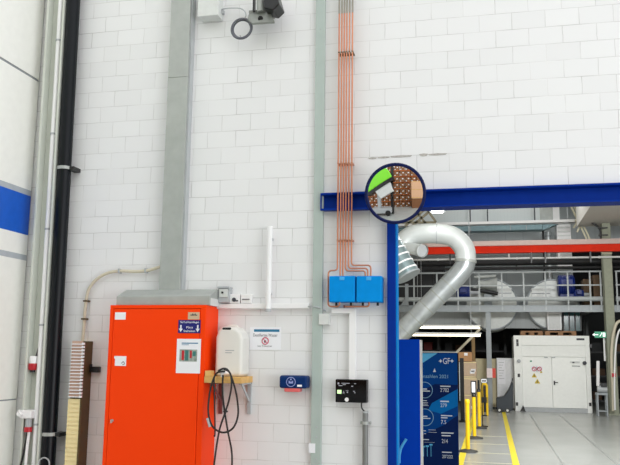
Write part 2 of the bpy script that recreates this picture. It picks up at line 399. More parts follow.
card('sticker', 115.3, 312.3, 125.6, 319.6, YC, PAPER, label='small white sticker at the top left of the orange door', cat='sticker')
a, b = P(115.3, 356, YC), P(126, 366, YC)
t2 = thing('sticker', 'white sticker with a pen scribble at mid height on the orange door', 'sticker', ((a.x+b.x)/2, YC, b.z))
B(((a.x, YC-.002, b.z), (b.x, YC, a.z)), ((a.x-.008, YC-.002, a.z-.02), (a.x, YC, a.z))).build('paper', PAPER, t2)
T(smoothpath([(b.x-.04, YC-.003, b.z+.02), (b.x-.025, YC-.003, b.z+.035), (b.x-.012, YC-.003, b.z+.018), (b.x-.03, YC-.003, b.z+.01)]), .002, 6).build('scribble', INK, t2)
TAN = mat('tan_label', (206, 180, 146), .6)
a, b = P(188.2, 312.2, YC), P(199.4, 319.4, YC)
t2 = thing('sticker', 'small tan sticker with dark print above the blue sign on the orange door', 'sticker', ((a.x+b.x)/2, YC, b.z))
B(((a.x, YC-.002, b.z), (b.x, YC, a.z))).build('label_paper', TAN, t2)
mb = MB()
for i, hh in enumerate((.6, 1, .8, 1, .5)): mb.box((a.x+.022+i*.012, YC-.0026, (a.z+b.z)/2), (a.x+.031+i*.012, YC-.002, (a.z+b.z)/2+.018*hh))
mb.build('print', INK, t2)
SIGNB = mat('navy_sign', (8, 14, 112), .5, var=0)
a, b = P(178.6, 320, YC), P(200.3, 333.2, YC); W_ = b.x-a.x; H_ = a.z-b.z
t2 = thing('sign', 'small dark blue sign with white words and down arrows on the orange door', 'sign', ((a.x+b.x)/2, YC, b.z))
B(((a.x, YC-.002, b.z), (b.x, YC, a.z))).build('plate', SIGNB, t2)
letters('Schaltanlage', a.x+W_*.09, b.x-W_*.07, b.z+H_*.72, YC-.0026, PAPER, t2, h=H_*.2)
letters('Platz', a.x+W_*.37, b.x-W_*.33, b.z+H_*.36, YC-.0026, PAPER, t2, h=H_*.16)
letters('freihalten', a.x+W_*.25, b.x-W_*.23, b.z+H_*.08, YC-.0026, PAPER, t2, h=H_*.17)
mb = MB()
for sx in (.12, .88):
    x = a.x+W_*sx
    mb.box((x-.006, YC-.0026, b.z+H_*.3), (x+.006, YC-.002, b.z+H_*.62))
    mb.prism([(x-.017, b.z+H_*.34), (x+.017, b.z+H_*.34), (x, b.z+H_*.08)], 'y', YC-.0026, YC-.002)
mb.build('arrows', PAPER, t2)
a, b = P(177.2, 338.8, YC), P(200, 373.5, YC); W_ = b.x-a.x; H_ = a.z-b.z
t2 = thing('notice', 'white notice sheet with a photo under the blue sign on the orange door', 'notice', ((a.x+b.x)/2, YC, b.z))
B(((a.x, YC-.002, b.z), (b.x, YC, a.z))).build('sheet', PAPER, t2)
B(((a.x+W_*.2, YC-.003, a.z-H_*.14), (b.x-W_*.12, YC-.002, a.z-H_*.11))).build('headline', TEAL, t2)
B(((a.x+W_*.2, YC-.003, a.z-H_*.18), (a.x+W_*.5, YC-.002, a.z-H_*.165))).build('subline', TEAL, t2)
pc = B(((a.x+W_*.13, YC-.003, a.z-H_*.66), (b.x-W_*.14, YC-.002, a.z-H_*.31))).build('photo', mat('photo_print', (150, 160, 152), .4, var=.5, scale=30), t2)
B(((a.x+W_*.22, YC-.004, a.z-H_*.62), (a.x+W_*.32, YC-.003, a.z-H_*.34)), ((a.x+W_*.56, YC-.004, a.z-H_*.56), (a.x+W_*.64, YC-.003, a.z-H_*.34))).build('photo_red', RED, pc)
B(((a.x+W_*.36, YC-.004, a.z-H_*.63), (a.x+W_*.5, YC-.003, a.z-H_*.33)), ((a.x+W_*.68, YC-.004, a.z-H_*.5), (a.x+W_*.8, YC-.003, a.z-H_*.36))).build('photo_green', mat('photo_teal', (60, 120, 116), .4), pc)
# hood on top
xa2, xb2 = P(116.2, 303, -.27).x, P(209.5, 303, -.27).x; z2 = P(160, 290.5, -.02).z
t = thing('cable_hood', 'grey sheet metal hood with sloping top above the orange cabinet', 'hood', ((xa2+xb2)/2, -.13, zt))
MB().prism([(-.005, zt), (-.27, zt), (-.27, zt+.075), (-.1, z2), (-.005, z2)], 'x', xa2, xb2).build('hood_shell', GALV, t, .004)
B(((xb2-.001, -.25, zt), (xb2+.004, -.02, zt+.06))).build('side_seam', LGREYP, t)

# ---------------------------------------------------------------- time card rack
Yr = -.14
xr0, xr1 = P(68.3, 400, Yr).x, P(81.6, 400, Yr).x
zr1 = P(75, 341, Yr).z; zr0 = .55; zmid = P(73, 397, Yr).z
t = thing('card_rack', 'tall time card rack with brown side hung beside the orange cabinet', 'card rack', ((xr0+xr1)/2, Yr/2, zr0))
B(((xr1-.014, Yr+.0, zr0), (xr1, -.0, zr1))).build('side_panel', BROWN, t, label='dark brown side panel')
B(((xr0, Yr+.03, zr0), (xr0+.01, -.0, zr1))).build('side_panel', BROWN, t, label='dark brown side panel')
B(((xr0+.01, -.05, zr0), (xr1-.014, 0, zr1))).build('back_panel', CREAM, t)
n = 17; hh = (zr1-zmid)/n
for i in range(n):
    z = zmid+i*hh
    MB().prism([(Yr+.01, z), (Yr-.004, z), (Yr+.002, z+hh*1.02), (Yr+.03, z+hh*1.02)], 'x', xr0+.004, xr1-.018).build('time_card', CARDP, t)
mb = MB()
for i in range(n): mb.box((xr0-.002, Yr-.012, zmid+i*hh-.002), (xr1-.002, Yr-.002, zmid+i*hh+.0055))
for i in range(n): mb.box((xr1-.02, Yr-.014, zmid+i*hh-.004), (xr1+.001, Yr+.004, zmid+i*hh+hh*.5))
mb.build('pocket_edges', PAPER, t, label='white pocket edges')
mb = MB(); h2 = .036; k = int((zmid-zr0)/h2)
for i in range(k):
    z = zr0+i*h2; mb.prism([(Yr+.03, z), (Yr+.002, z), (Yr+.01, z+h2), (Yr+.03, z+h2)], 'x', xr0-.004, xr1-.016)
mb.build('empty_pockets', CREAM, t, label='cream empty lower pockets')
t = thing('socket_bracket', 'small black bracket between card rack and orange cabinet', 'bracket', P(94, 370, 0))
a, b = P(89.5, 366.5, -.05), P(98, 372.5, -.05)
B(((a.x, -.05, b.z), (b.x, 0, a.z))).build('body', BLACK, t, .004)
B(((a.x-.01, -.035, b.z+.004), (a.x, 0, a.z+.02))).build('hook', BLACK, t)
# flexible conduit
pts = [P(161, 266.5, -.05), P(150, 270, -.04), P(137, 271.5, -.035), P(121, 271, -.035), P(108, 273, -.035), P(97, 279, -.035), P(89, 289, -.035), P(86, 302, -.035), P(84.5, 318, -.035), P(83.5, 332, -.035), P(82, 344, -.05)]
t = thing('flexible_conduit', 'beige flexible conduit curving from the grey duct down to the card rack', 'conduit', P(83, 342, -.04))
T(smoothpath(pts, 8), .0135, 12).build('hose', BEIGE, t)
for p in ((146, 270.6), (119.5, 271), (86.2, 301), (84.3, 319)):
    q = P(*p, -.035); hz = p[1] < 280
    mb = MB()
    if hz: mb.box((q.x-.008, -.055, q.z-.02), (q.x+.008, 0, q.z+.02))
    else: mb.box((q.x-.022, -.055, q.z-.007), (q.x+.022, 0, q.z+.007))
    mb.build('clip', GREYP if hz else BROWN, t, .003)

# ---------------------------------------------------------------- trunking and sockets
zt0, zt1 = P(260, 308.8, -.05).z, P(260, 303.3, -.05).z
xa, xb = P(216, 305, -.05).x, P(308.5, 305, -.05).x
t = thing('trunking', 'long white horizontal cable trunking between orange cabinet and steel column', 'trunking', ((xa+xb)/2, -.025, zt0))
B(((xa, -.04, zt0), (xb, 0, zt1))).build('base', PVC, t)
B(((xa, -.05, zt0+.003), (xb, -.04, zt1-.003))).build('cover', PVC, t, .003)
xv0, xv1 = P(266, 270, -.08).x, P(271.5, 270, -.08).x; zv0, zv1 = P(268, 311.5, -.08).z, P(269, 226.5, -.08).z
t = thing('conduit', 'short white vertical conduit standing above the white trunking', 'conduit', ((xv0+xv1)/2, -.075, zv0))
T([((xv0+xv1)/2, -.075, zv0+.02), ((xv0+xv1)/2, -.075, zv1)], (xv1-xv0)/2, 18).build('pipe', PVC, t)
T([((xv0+xv1)/2, -.075, zv0), ((xv0+xv1)/2, -.075, zv0+.022)], (xv1-xv0)/2+.003, 18).build('end_cap', GREYP, t, label='grey end cap')
mb = MB()
for z in (zv0+.15, zv1-.1): mb.box(((xv0+xv1)/2-.012, -.06, z-.01), ((xv0+xv1)/2+.012, 0, z+.01))
mb.build('standoff', GREYP, t)
a, b = P(217.8, 286.5, -.09), P(228.5, 302.5, -.09)
t = thing('switch_box', 'grey switch box above trunking, first of three boxes from the cabinet', 'switch', ((a.x+b.x)/2, -.05, b.z), 'boxes on the trunking')
B(((a.x, -.08, b.z), (b.x, 0, a.z))).build('housing', GREYP, t, .006)
B(((a.x+.012, -.088, b.z+.045), (b.x-.012, -.08, a.z-.02))).build('cover', LGREYP, t, .003)
B(((a.x-.004, -.095, a.z-.015), (b.x+.004, 0, a.z))).build('lid', GREYP, t, .003)
B(((a.x+.034, -.096, b.z+.075), (a.x+.05, -.088, b.z+.09))).build('button', BLACK, t)
for i, (x0, x1) in enumerate(((229.3, 239.3), (240.3, 250.8))):
    a, b = P(x0, 294, -.06), P(x1, 303.2, -.06)
    t = thing('socket', ('white wall socket with dark outlet next to the grey switch box' if i == 0 else 'white wall socket farthest right of the boxes above the trunking'), 'socket', ((a.x+b.x)/2, -.03, b.z), 'boxes on the trunking')
    B(((a.x, -.05, b.z), (b.x, 0, a.z))).build('housing', PVC, t, .005)
    mb = MB()
    if i == 0: mb.tube([((a.x+b.x)/2-.005, -.056, b.z+.03), ((a.x+b.x)/2-.005, -.05, b.z+.03)], .017, 16); mb.box(((a.x+b.x)/2+.01, -.055, b.z+.016), ((a.x+b.x)/2+.03, -.05, b.z+.026))
    else: mb.box((a.x+.015, -.056, b.z+.03), (b.x-.015, -.05, b.z+.036))
    mb.build('outlet', INK, t)
# column in the middle
MIDG = mat('pale_green_steel_paint', (174, 187, 181), .5, var=.04, scale=6)
xa, xb = P(312, 230, -.1).x, P(322, 230, -.1).x
xa, xb = (P(315.9, 40, -.1).x+P(307.2, 440, -.1).x)/2, (P(325.6, 40, -.1).x+P(316.6, 440, -.1).x)/2
t = thing('steel_column', 'green-grey flat steel column on the wall left of the copper pipes', 'column', ((xa+xb)/2, -.05, 0))
B(((xa, -.04, 0), (xb, 0, ZT))).build('flange', MIDG, t, .002)
mb = MB()
for py in (427, 437, 459): mb.cyl((xa+.045, -.046, P(312, py, -.04).z), (xa+.045, -.04, P(312, py, -.04).z), .007, 10)
for py in (352, 30, 192): mb.cyl((xa+.04, -.046, P(312, py, -.04).z), (xa+.04, -.04, P(312, py, -.04).z), .005, 10)
mb.build('bolts', GREYP, t)
B(((xa-.05, -.1, 0), (xb+.05, 0, .015))).build('base_plate', MIDG, t)
a, b = P(308.5, 443.3, -.041), P(315, 453, -.041)
card('label', 308.8, 443.3, 315.2, 453, -.041, PAPER, label='small white label low on the middle steel column', cat='label')
mb = T(smoothpath([P(308, 306.3, -.055), P(312, 306.5, -.06), P(317, 307, -.055), P(322, 309, -.03), P(326, 311, -.02)]), .006, 8); mb.build('cable', GREYP, label='thin grey cable crossing the middle steel column at trunking height', cat='cable')
a, b = P(318.3, 313.5, -.06), P(329, 325, -.06)
t = thing('junction_box', 'small light grey junction box right of the middle steel column', 'junction box', ((a.x+b.x)/2, -.03, b.z))
B(((a.x, -.05, b.z), (b.x, 0, a.z))).build('housing', LGREYP, t, .004)
B(((a.x+.004, -.06, b.z+.004), (b.x-.004, -.05, a.z-.004))).build('lid', LGREYP, t, .003)

# ---------------------------------------------------------------- canister, shelf, hose, notice, first-aid box
Ys = -.3
xa, xb = xb_cab = P(206.5, 380, -.31).x, P(241.5, 380, Ys).x
xa = P(205.7, 320, -CAB).x+.003
zs0, zs1 = P(235, 383.5, Ys).z, P(235, 377, Ys).z
t = thing('wall_shelf', 'small raw wooden wall shelf on brackets under the pale canister', 'shelf', ((xa+xb)/2, -.15, zs0))
B(((xa, Ys, zs0), (xb, -.002, zs1))).build('board', WOOD, t, .003)
B(((xa+.005, Ys-.002, zs1), (xa+.055, Ys+.08, zs1+.045))).build('end_block', WOOD, t, .003)
for px, m, l in ((220.5, RBR, 'reddish brown bracket'), (249, GREYP, 'grey bracket')):
    zb = P(px, 414, -.02).z; x = P(px, 395, -.02).x
    mb = B(((x-.016, -.02, zb), (x+.016, 0, zs0)), ((x-.016, Ys+.05, zs0-.012), (x+.016, 0, zs0)))
    mb.prism([(-.02, zs0-.16), (-.02, zs0-.13), (-.2, zs0-.008), (-.23, zs0-.012)], 'x', x-.005, x+.005)
    mb.build('bracket', m, t, .002, label=l)
xa, xb = P(215, 350, -.22).x, P(242.5, 350, -.22).x; zk = P(232, 325.5, -.2).z
xk, dk = (xa+xb)/2, xb-xa
t = thing('canister', 'pale translucent water canister standing on the wooden wall shelf', 'canister', (xk, -.16, zs1))
h = zk-zs1
mb = MB().prism([(xa, zs1), (xb, zs1), (xb, zs1+h*.74), (xb-dk*.08, zs1+h*.87), (xb-dk*.24, zs1+h*.97), (xa+dk*.22, zs1+h*.98), (xa+dk*.08, zs1+h*.9), (xa, zs1+h*.76)], 'y', -.22, -.02)
mb.build('body', CANI, t, .03, seg=4)
T(smoothpath([(xa+dk*.24, -.1, zs1+h*.93), (xa+dk*.3, -.1, zs1+h*.99), (xa+dk*.58, -.1, zs1+h*.99), (xa+dk*.64, -.1, zs1+h*.93)]), .012, 10).build('handle', CANI, t)
B(((xa+dk*.24, -.223, zs1+h*.91), (xa+dk*.56, -.19, zs1+h*.96))).build('grip_slot', BLACK, t, .008, label='dark grip slot')
mb = MB()
for i in range(2): mb.box((xa+dk*.38, -.2215, zs1+h*(.5-.045*i)), (xa+dk*(.7-.08*i), -.22, zs1+h*(.515-.045*i)))
mb.build('print', GREYP, t)
q = P(223.5, 373, -.31)
sp = T([(q.x, -.2, q.z), (q.x, -.345, q.z)], .014, 12); sp.cyl((q.x, -.34, q.z-.03), (q.x, -.34, q.z+.025), .012); sp.build('tap', PVC, t, label='white tap')
Yh = -.37
t = thing('hose', 'thin black hose looped and knotted, hanging from the canister tap', 'hose', P(225, 412, Yh))
lp = [P(*p, Yh) for p in ((225, 371.5), (217, 373), (212, 383), (209, 398), (208.5, 414), (213, 427), (223, 432.5), (233, 428), (238, 415), (237, 398), (233.5, 383), (229, 371.5), (224, 368.5), (218, 371))]
T(smoothpath(lp, 8), .0075, 10).build('loop', RUBBER, t)
T(smoothpath([P(*p, Yh-.01) for p in ((224, 369), (230, 373), (231.5, 385), (229, 400), (225, 413), (219, 432), (214, 465), (210, 500))], 8), .0075, 10).build('strand', RUBBER, t)
T(smoothpath([P(*p, Yh+.01) for p in ((214, 378), (215, 430), (214, 436))], 8), .006, 10).build('strand', RUBBER, t)
T(smoothpath([P(*p, Yh+.015) for p in ((223, 375), (222.5, 392), (224.5, 410), (228, 432), (231.5, 450), (232, 465), (231, 500))], 8), .0075, 10).build('strand', RUBBER, t)
mb = MB(); mb.ring(P(225, 412.5, Yh), .012, .007, 'x', 14, 8); mb.ring(P(225.5, 411.5, Yh), .013, .007, 'z', 14, 8); mb.build('knot', RUBBER, t)
T([P(207.5, 418, Yh), P(210, 427, Yh)], .012, 10).build('nozzle', GREYP, t)
# destilled water notice
a, b = P(250.2, 327), P(280.8, 350); W_ = b.x-a.x; H_ = a.z-b.z
t = thing('notice', 'white paper notice with blue bar and red prohibition symbol right of the canister', 'notice', ((a.x+b.x)/2, 0, b.z))
B(((a.x, -.003, b.z), (b.x, 0, a.z))).build('sheet', PAPER, t)
B(((a.x+W_*.13, -.0036, a.z-H_*.21), (b.x-W_*.05, -.003, a.z-H_*.1))).build('headline_bar', TEAL, t)
letters('Destilliertes Wasser', a.x+W_*.11, b.x-W_*.11, a.z-H_*.42, -.0036, INK, t, h=H_*.13)
letters('Kein Trinkwasser', a.x+W_*.26, b.x-W_*.28, a.z-H_*.87, -.0036, INK, t, h=H_*.075)
c = (a.x+W_*.5, -.0038, a.z-H_*.61)
mb = MB(); mb.ring(c, .027, .0045, 'y', 28, 6); mb.bar((c[0]-.019, -.0038, c[2]+.019), (c[0]+.019, -.0038, c[2]-.019), .006, .002); mb.build('prohibition_symbol', mat('symbol_red', (206, 96, 120), .6, var=0), t)
mb = B(((c[0]-.01, -.0036, c[2]-.014), (c[0]+.006, -.003, c[2]+.006))); mb.build('cup_symbol', INK, t)
# first-aid style box
Ye = -.13
a, b = P(279.2, 375.3, Ye), P(306.6, 388.8, Ye); W_ = b.x-a.x; H_ = a.z-b.z
t = thing('dispenser', 'dark blue plaster dispenser with white emblem mounted left of the steel column', 'dispenser', ((a.x+b.x)/2, -.06, b.z-.03))
B(((a.x, Ye, b.z), (b.x, -.0, a.z))).build('case', NAVY, t, .018, seg=3)
B(((a.x+.04, Ye+.01, b.z-.028), (b.x-.06, -.03, b.z+.002))).build('tray', PINK, t, .006, label='pink red tray')
c = (a.x+W_*.43, Ye-.001, b.z+H_*.5)
EMB = mat('pale_blue_print', (150, 160, 214), .5, var=0)
mb = MB(); mb.ring(c, .036, .003, 'y', 28, 6)
mb.prism([(c[0]-.018, c[2]-.012), (c[0]-.018, c[2]+.012), (c[0], c[2]), (c[0]+.018, c[2]+.012), (c[0]+.018, c[2]-.012)], 'y', Ye-.0015, Ye)
mb.disc((c[0], Ye-.0015, c[2]+.02), .007, .0015, 14)
mb.build('emblem', EMB, t)
B(((b.x-W_*.34, Ye-.0015, b.z+H_*.14), (b.x-W_*.17, Ye, b.z+H_*.3))).build('label', PAPER, t)

# ---------------------------------------------------------------- copper pipes and blue boxes
Yp = -.085
pxs = [336.8, 339.6, 342.2, 344.8, 347.7, 350.7]
X_ = [P(x+.8, 250, Yp).x for x in pxs]
zbx = P(342, 276, Yp).z; zsl = P(348, 13, Yp).z
zjog = [P(336, 270.5, Yp).z, 0, 0, P(345, 271, Yp).z, P(348, 268.5, Yp).z, P(351, 265.5, Yp).z]
xl_ = P(328.2, 290, Yp).x; zlow = P(340, 306.5, Yp).z
x2 = [P(x, 275, Yp).x for x in (365.3, 367.8, 370.8)]
names = ['leftmost of the six thin copper pipes, bending around the blue box', 'second of the six thin copper pipes from the left, entering the left blue box', 'third of the six thin copper pipes from the left, entering the left blue box',
         'fourth of the six copper pipes from the left, jogging to the right blue box', 'fifth of the six copper pipes from the left, jogging to the right blue box', 'rightmost of the six copper pipes, highest jog to the right blue box']
for i in range(6):
    x = X_[i]
    if i == 0: path = rounded([(x, Yp, ZT), (x, Yp, zjog[0]), (xl_, Yp, zjog[0]), (xl_, Yp, zlow), (P(342, 300, Yp).x-.02, Yp, zlow), (P(342, 300, Yp).x-.02, Yp, P(342, 300, Yp).z)], .03)
    elif i < 3: path = [(x, Yp, ZT), (x, Yp, zbx-.01)]
    else:
        path = rounded([(x, Yp, ZT), (x, Yp, zjog[i]), (x2[i-3], Yp, zjog[i]), (x2[i-3], Yp, zbx-.01)], .03)
    t = thing('copper_pipe', names[i], 'pipe', (x, Yp, path[-1][2]), 'copper pipes on the wall')
    T(path, .0066, 10).build('pipe', COPPER, t)
    T([(x, Yp, zsl), (x, Yp, ZT)], .0078, 10).build('upper_tube', PIPETOP, t, label='grey upper tube')  # wider grey tube over the upper length of each pipe
    for py in (52, 163, 240):
        z = P(346, py, Yp).z
        mb = B(((x-.0075, -.094, z-.004), (x+.0075, 0, z+.004))); mb.build('clip', BROWN if py == 52 else COPPER, t)
for i, (x0, x1) in enumerate(((329, 355), (356.2, 381.6))):
    Yb = -.13
    a, b = P(x0, 276, Yb), P(x1, 301.8, Yb)
    t = thing('valve_box', ['left of two bright blue wall boxes under the copper pipes', 'right of two bright blue wall boxes, nearer the blue post'][i], 'box', ((a.x+b.x)/2, -.06, b.z), 'blue boxes under the copper pipes')
    B(((a.x, Yb+.02, b.z), (b.x, 0, a.z))).build('body', LBLUE, t, .004)
    B(((a.x+.002, Yb, b.z), (b.x-.002, Yb+.02, a.z))).build('lid', LBLUE, t, .006)
    m_ = (a.x+b.x)/2
    B(((m_-.02, Yb-.006, a.z-.035), (m_+.02, Yb, a.z-.008))).build('latch', mat('latch_blue', (70, 176, 240), .35), t, .005)
    for s in (-1, 1): MB().cyl((m_+s*.06, -.05, b.z-.025), (m_+s*.06, -.05, b.z), .01, 10).build('gland', BLACK, t)
t = thing('drain_pipe', 'thin copper pipe running below the two blue wall boxes', 'pipe', P(350, 306, Yp))
xr = P(369, 304, Yp).x
T(rounded([(P(343.5, 305, Yp).x, Yp, zlow), (xr, Yp, zlow), (xr, Yp, P(369, 301, Yp).z)], .03), .0075, 10).build('pipe', COPPER, t)
MB().cyl((P(343.5, 305, Yp).x, Yp, zlow), (P(345, 305, Yp).x, Yp, zlow), .011, 10).build('coupling', RBR, t)
# white trunking to the screen
a, b = P(331.5, 308, -.06), P(355.5, 313.3, -.06); c = P(348.7, 345, -.06); d = P(355.2, 345, -.06)
zd = P(351, 380, -.06).z
t = thing('trunking', 'white L-shaped cable trunking from the blue boxes down to the black screen', 'trunking', ((c.x+d.x)/2, -.03, zd))
B(((a.x, -.05, b.z), (d.x, 0, a.z))).build('horizontal_run', PVC, t, .003)
B(((c.x, -.05, zd), (d.x, 0, b.z))).build('vertical_run', PVC, t, .003)
Yd = -.09
a, b = P(335.2, 379.2, Yd), P(366.8, 403.2, Yd); W_ = b.x-a.x; H_ = a.z-b.z
t = thing('screen', 'black wall screen with small white and green display items', 'screen', ((a.x+b.x)/2, -.04, b.z))
B(((a.x, -.075, b.z), (b.x, 0, a.z))).build('casing', BLACK, t, .006)
B(((a.x+.004, Yd, b.z+.004), (b.x-.004, -.075, a.z-.004))).build('glass', SCREEN, t)
Yt = Yd-.0012
LW = mat('screen_white', (150, 150, 158), .5, var=0, emit=.25); LG = mat('screen_green', (196, 240, 170), .5, var=0, emit=.7)
B(((a.x+W_*.07, Yt, b.z+H_*.38), (a.x+W_*.2, Yd, b.z+H_*.54))).build('green_icon', LG, t, label='lit pale green square')
mb = MB()
for u0, u1, v0, v1 in ((.08, .13, .78, .86), (.11, .23, .71, .74), (.2, .46, .82, .845), (.24, .34, .76, .79), (.6, .66, .81, .84), (.51, .57, .69, .73), (.24, .30, .40, .43), (.26, .28, .44, .5), (.34, .42, .5, .52), (.37, .41, .42, .47), (.57, .62, .48, .51), (.61, .64, .41, .46)):
    mb.box((a.x+W_*u0, Yt, b.z+H_*v0), (a.x+W_*u1, Yd, b.z+H_*v1))
mb.build('display_text', LW, t)
MB().disc((a.x+W_*.37, Yt, b.z+H_*.13), .016, .001, 20).build('button', PVC, t)
DGALV = mat('dull_conduit_steel', (128, 130, 128), .5, .3)
t = thing('conduit', 'grey vertical steel conduit with clamp below the black screen', 'conduit', P(365.5, 465, -.05))
xk = P(365.3, 435, -.05).x; zk = P(365, 411, -.05).z
T([(xk, -.05, .0), (xk, -.05, zk)], .0225, 16).build('pipe', DGALV, t)
T([(xk, -.05, zk-.015), (xk, -.05, zk)], .025, 16).build('end_bush', GREYP, t)
z = P(365, 423, -.05).z
mb = T([(xk, -.05, z-.012), (xk, -.05, z+.012)], .027, 16); mb.box((xk-.04, -.045, z-.01), (xk+.04, 0, z+.01)); mb.build('clamp', GALV, t)
T(smoothpath([P(361.5, 403, -.05), P(361.8, 408, -.05), (xk-.005, -.05, zk-.005)]), .006, 8).build('cable', BLACK, label='short black cable from the screen into the grey conduit', cat='cable')

# ---------------------------------------------------------------- top: grey box, camera bracket, coil
a, b = P(198.5, -12, -.14), P(217.8, 14.5, -.14)
t = thing('junction_box', 'light grey wall box at the top edge beside the wide cable duct', 'junction box', ((a.x+b.x)/2, -.07, b.z))
B(((a.x, -.12, b.z), (b.x, 0, a.z))).build('housing', LGREYP, t, .006)
B(((a.x-.003, -.14, b.z-.003), (b.x+.003, -.12, a.z))).build('lid', LGREYP, t, .006)
B(((b.x, -.06, b.z+.05), (b.x+.02, -.02, b.z+.08))).build('gland', GREYP, t)
q = P(262, 17, -.2)
t = thing('wall_camera', 'dark camera on a grey bracket plate high on the white wall', 'camera', (q.x, 0, q.z))
GB = mat('grey_bracket', (138, 142, 136), .5, .2)
pl = [P(247.5, 18.5, -.22), P(249, 13.5, -.16), P(270, 11.5, -.16), P(274.5, 21.5, -.22), P(252, 23, -.24)]
mb = MB(); v0 = [Vector((p.x, p.y, p.z)) for p in pl]; v1 = [p+Vector((0, .012, -.012)) for p in v0]; n = 5
mb.add(v0+v1, [tuple(range(n)), tuple(range(2*n-1, n-1, -1))]+[(i, i+n, (i+1) % n+n, (i+1) % n) for i in range(n)])
mb.build('bracket_plate', GB, t)
B(((P(251, 12, -.1).x, -.16, P(251, 16, -.1).z), (P(272, 12, -.1).x, 0, P(251, 13.5, -.1).z))).build('wall_arm', GB, t)
MB().cyl(P(260.5, 18.5, -.222), P(260.5, 18.5, -.2), .022, 16).build('plate_hole', BLACK, t)
T([P(261, 12, -.17), P(260.5, -6, -.17)], .035, 18).build('stem', GALV, t, label='silver stem')
mb = B((P(252.5, 11, -.19), P(256, -5, -.15))); mb.build('bracket_side', BLACK, t)
mb = MB().prism([(P(266, 0, -.2).x, P(266, -8, -.2).z), (P(277, 0, -.2).x, P(277, -8, -.2).z), (P(282, 0, -.2).x, P(282, 8, -.2).z), (P(276, 0, -.2).x, P(276, 14, -.2).z), (P(266.5, 0, -.2).x, P(266.5, 12, -.2).z)], 'y', -.28, -.1)
mb.build('camera_body', BLACK, t, .008)
t = thing('cable_coil', 'grey cable coiled into a ring hanging under the wall camera', 'cable', P(241, 27, -.1))
for k_, (dr, dy) in enumerate(((0, 0), (.006, .012), (-.008, .02))):
    mb = MB(); c = P(241.3+k_*.3, 28.2+k_*.4, -.12+dy); mb.ring(c, .088+dr, .0075, 'y', 40, 8); mb.build('coil_turn', bpy.data.materials.get('dark_grey_cable') or mat('dark_grey_cable', (104, 106, 114), .5), t)
mb = B((P(240, 35.5, -.14), P(241.5, 37.5, -.09))); mb.build('cable_tie', BLACK, t)
T(smoothpath([P(218.5, 10, -.05), P(228, 8.3, -.06), P(239, 8.2, -.08), P(244, 10.5, -.1), P(246, 15, -.12), P(244.5, 18.5, -.12)]), .0055, 8).build('lead', GREYP, t)

# chipped joint in the blockwork above the mirror
mb = MB(); wb = bpy.data.objects['wall_back']
for x0, x1, y0, th in ((368, 377, 158, .7), (377, 390, 157.3, .4), (390, 412, 156.2, .35), (419, 428, 154.2, 1.6), (428, 447, 154.2, .4)):
    a, b = P(x0, y0), P(x1, y0+th); mb.prism([(a.x, a.z), ((a.x+b.x)/2, a.z+.004), (b.x, a.z), (b.x-.01, b.z), ((a.x+b.x)/2, b.z-.003), (a.x+.012, b.z)], 'y', -.003, .01)
mb.build('chipped_joint', mat('chipped_mortar', (178, 174, 168), .9, var=.2, scale=40), wb)
# ---------------------------------------------------------------- traffic mirror
qc = P(395.2, 193.4, -.3)
Rm = abs(P(425, 193, -.3).x-P(366.7, 193, -.3).x)/2*1.0
t = thing('traffic_mirror', 'round convex traffic mirror with dark blue rim above the blue post', 'mirror', (qc.x, 0, qc.z-Rm))
MIR = bpy.data.materials.new('mirror_glass'); MIR.use_nodes = True
b_ = MIR.node_tree.nodes['Principled BSDF']; b_.inputs['Base Color'].default_value = (.9, .92, .92, 1); b_.inputs['Metallic'].default_value = 1; b_.inputs['Roughness'].default_value = .01
RIM = mat('dark_blue_rim', (6, 20, 72), .5, spec=.2)
nrm = Vector((0, -1, -.11)).normalized()
Q = nrm.to_track_quat('Z', 'Y').to_matrix()
RC = 1.3
mb = MB(); nr, ns = 18, 48; vs_ = []; fs = []
a0 = math.asin(Rm*.97/RC)
for i in range(nr+1):
    a = a0*i/nr
    for jx in range(ns):
        b = 2*math.pi*jx/ns
        vs_.append(qc+Q@Vector((RC*math.sin(a)*math.cos(b), RC*math.sin(a)*math.sin(b), RC*math.cos(a)-RC*math.cos(a0))))
for i in range(nr):
    for jx in range(ns):
        fs.append((i*ns+jx, i*ns+(jx+1) % ns, (i+1)*ns+(jx+1) % ns, (i+1)*ns+jx))
mb.add(vs_, fs, True).build('mirror_glass', MIR, t)
mb = MB(); mb.tube([qc+Q@Vector((Rm*math.cos(2*math.pi*i/48), Rm*math.sin(2*math.pi*i/48), 0)) for i in range(48)], .013, 10, True); mb.build('rim', RIM, t)
mb = MB(); mb.tube([qc+Q@Vector((0, 0, -.02)), qc+Q@Vector((0, 0, -.004))], [Rm*.98, Rm*.98], 48); mb.build('back_shell', RIM, t)
mb = MB(); mb.tube([qc+Q@Vector((0, 0, -.02)), Vector((qc.x, -.03, qc.z-.02))], .02, 14); mb.build('mount_arm', GREYP, t)
B(((qc.x-.05, -.04, qc.z-.07), (qc.x+.05, -.012, qc.z+.03))).build('mount_plate', GREYP, t)

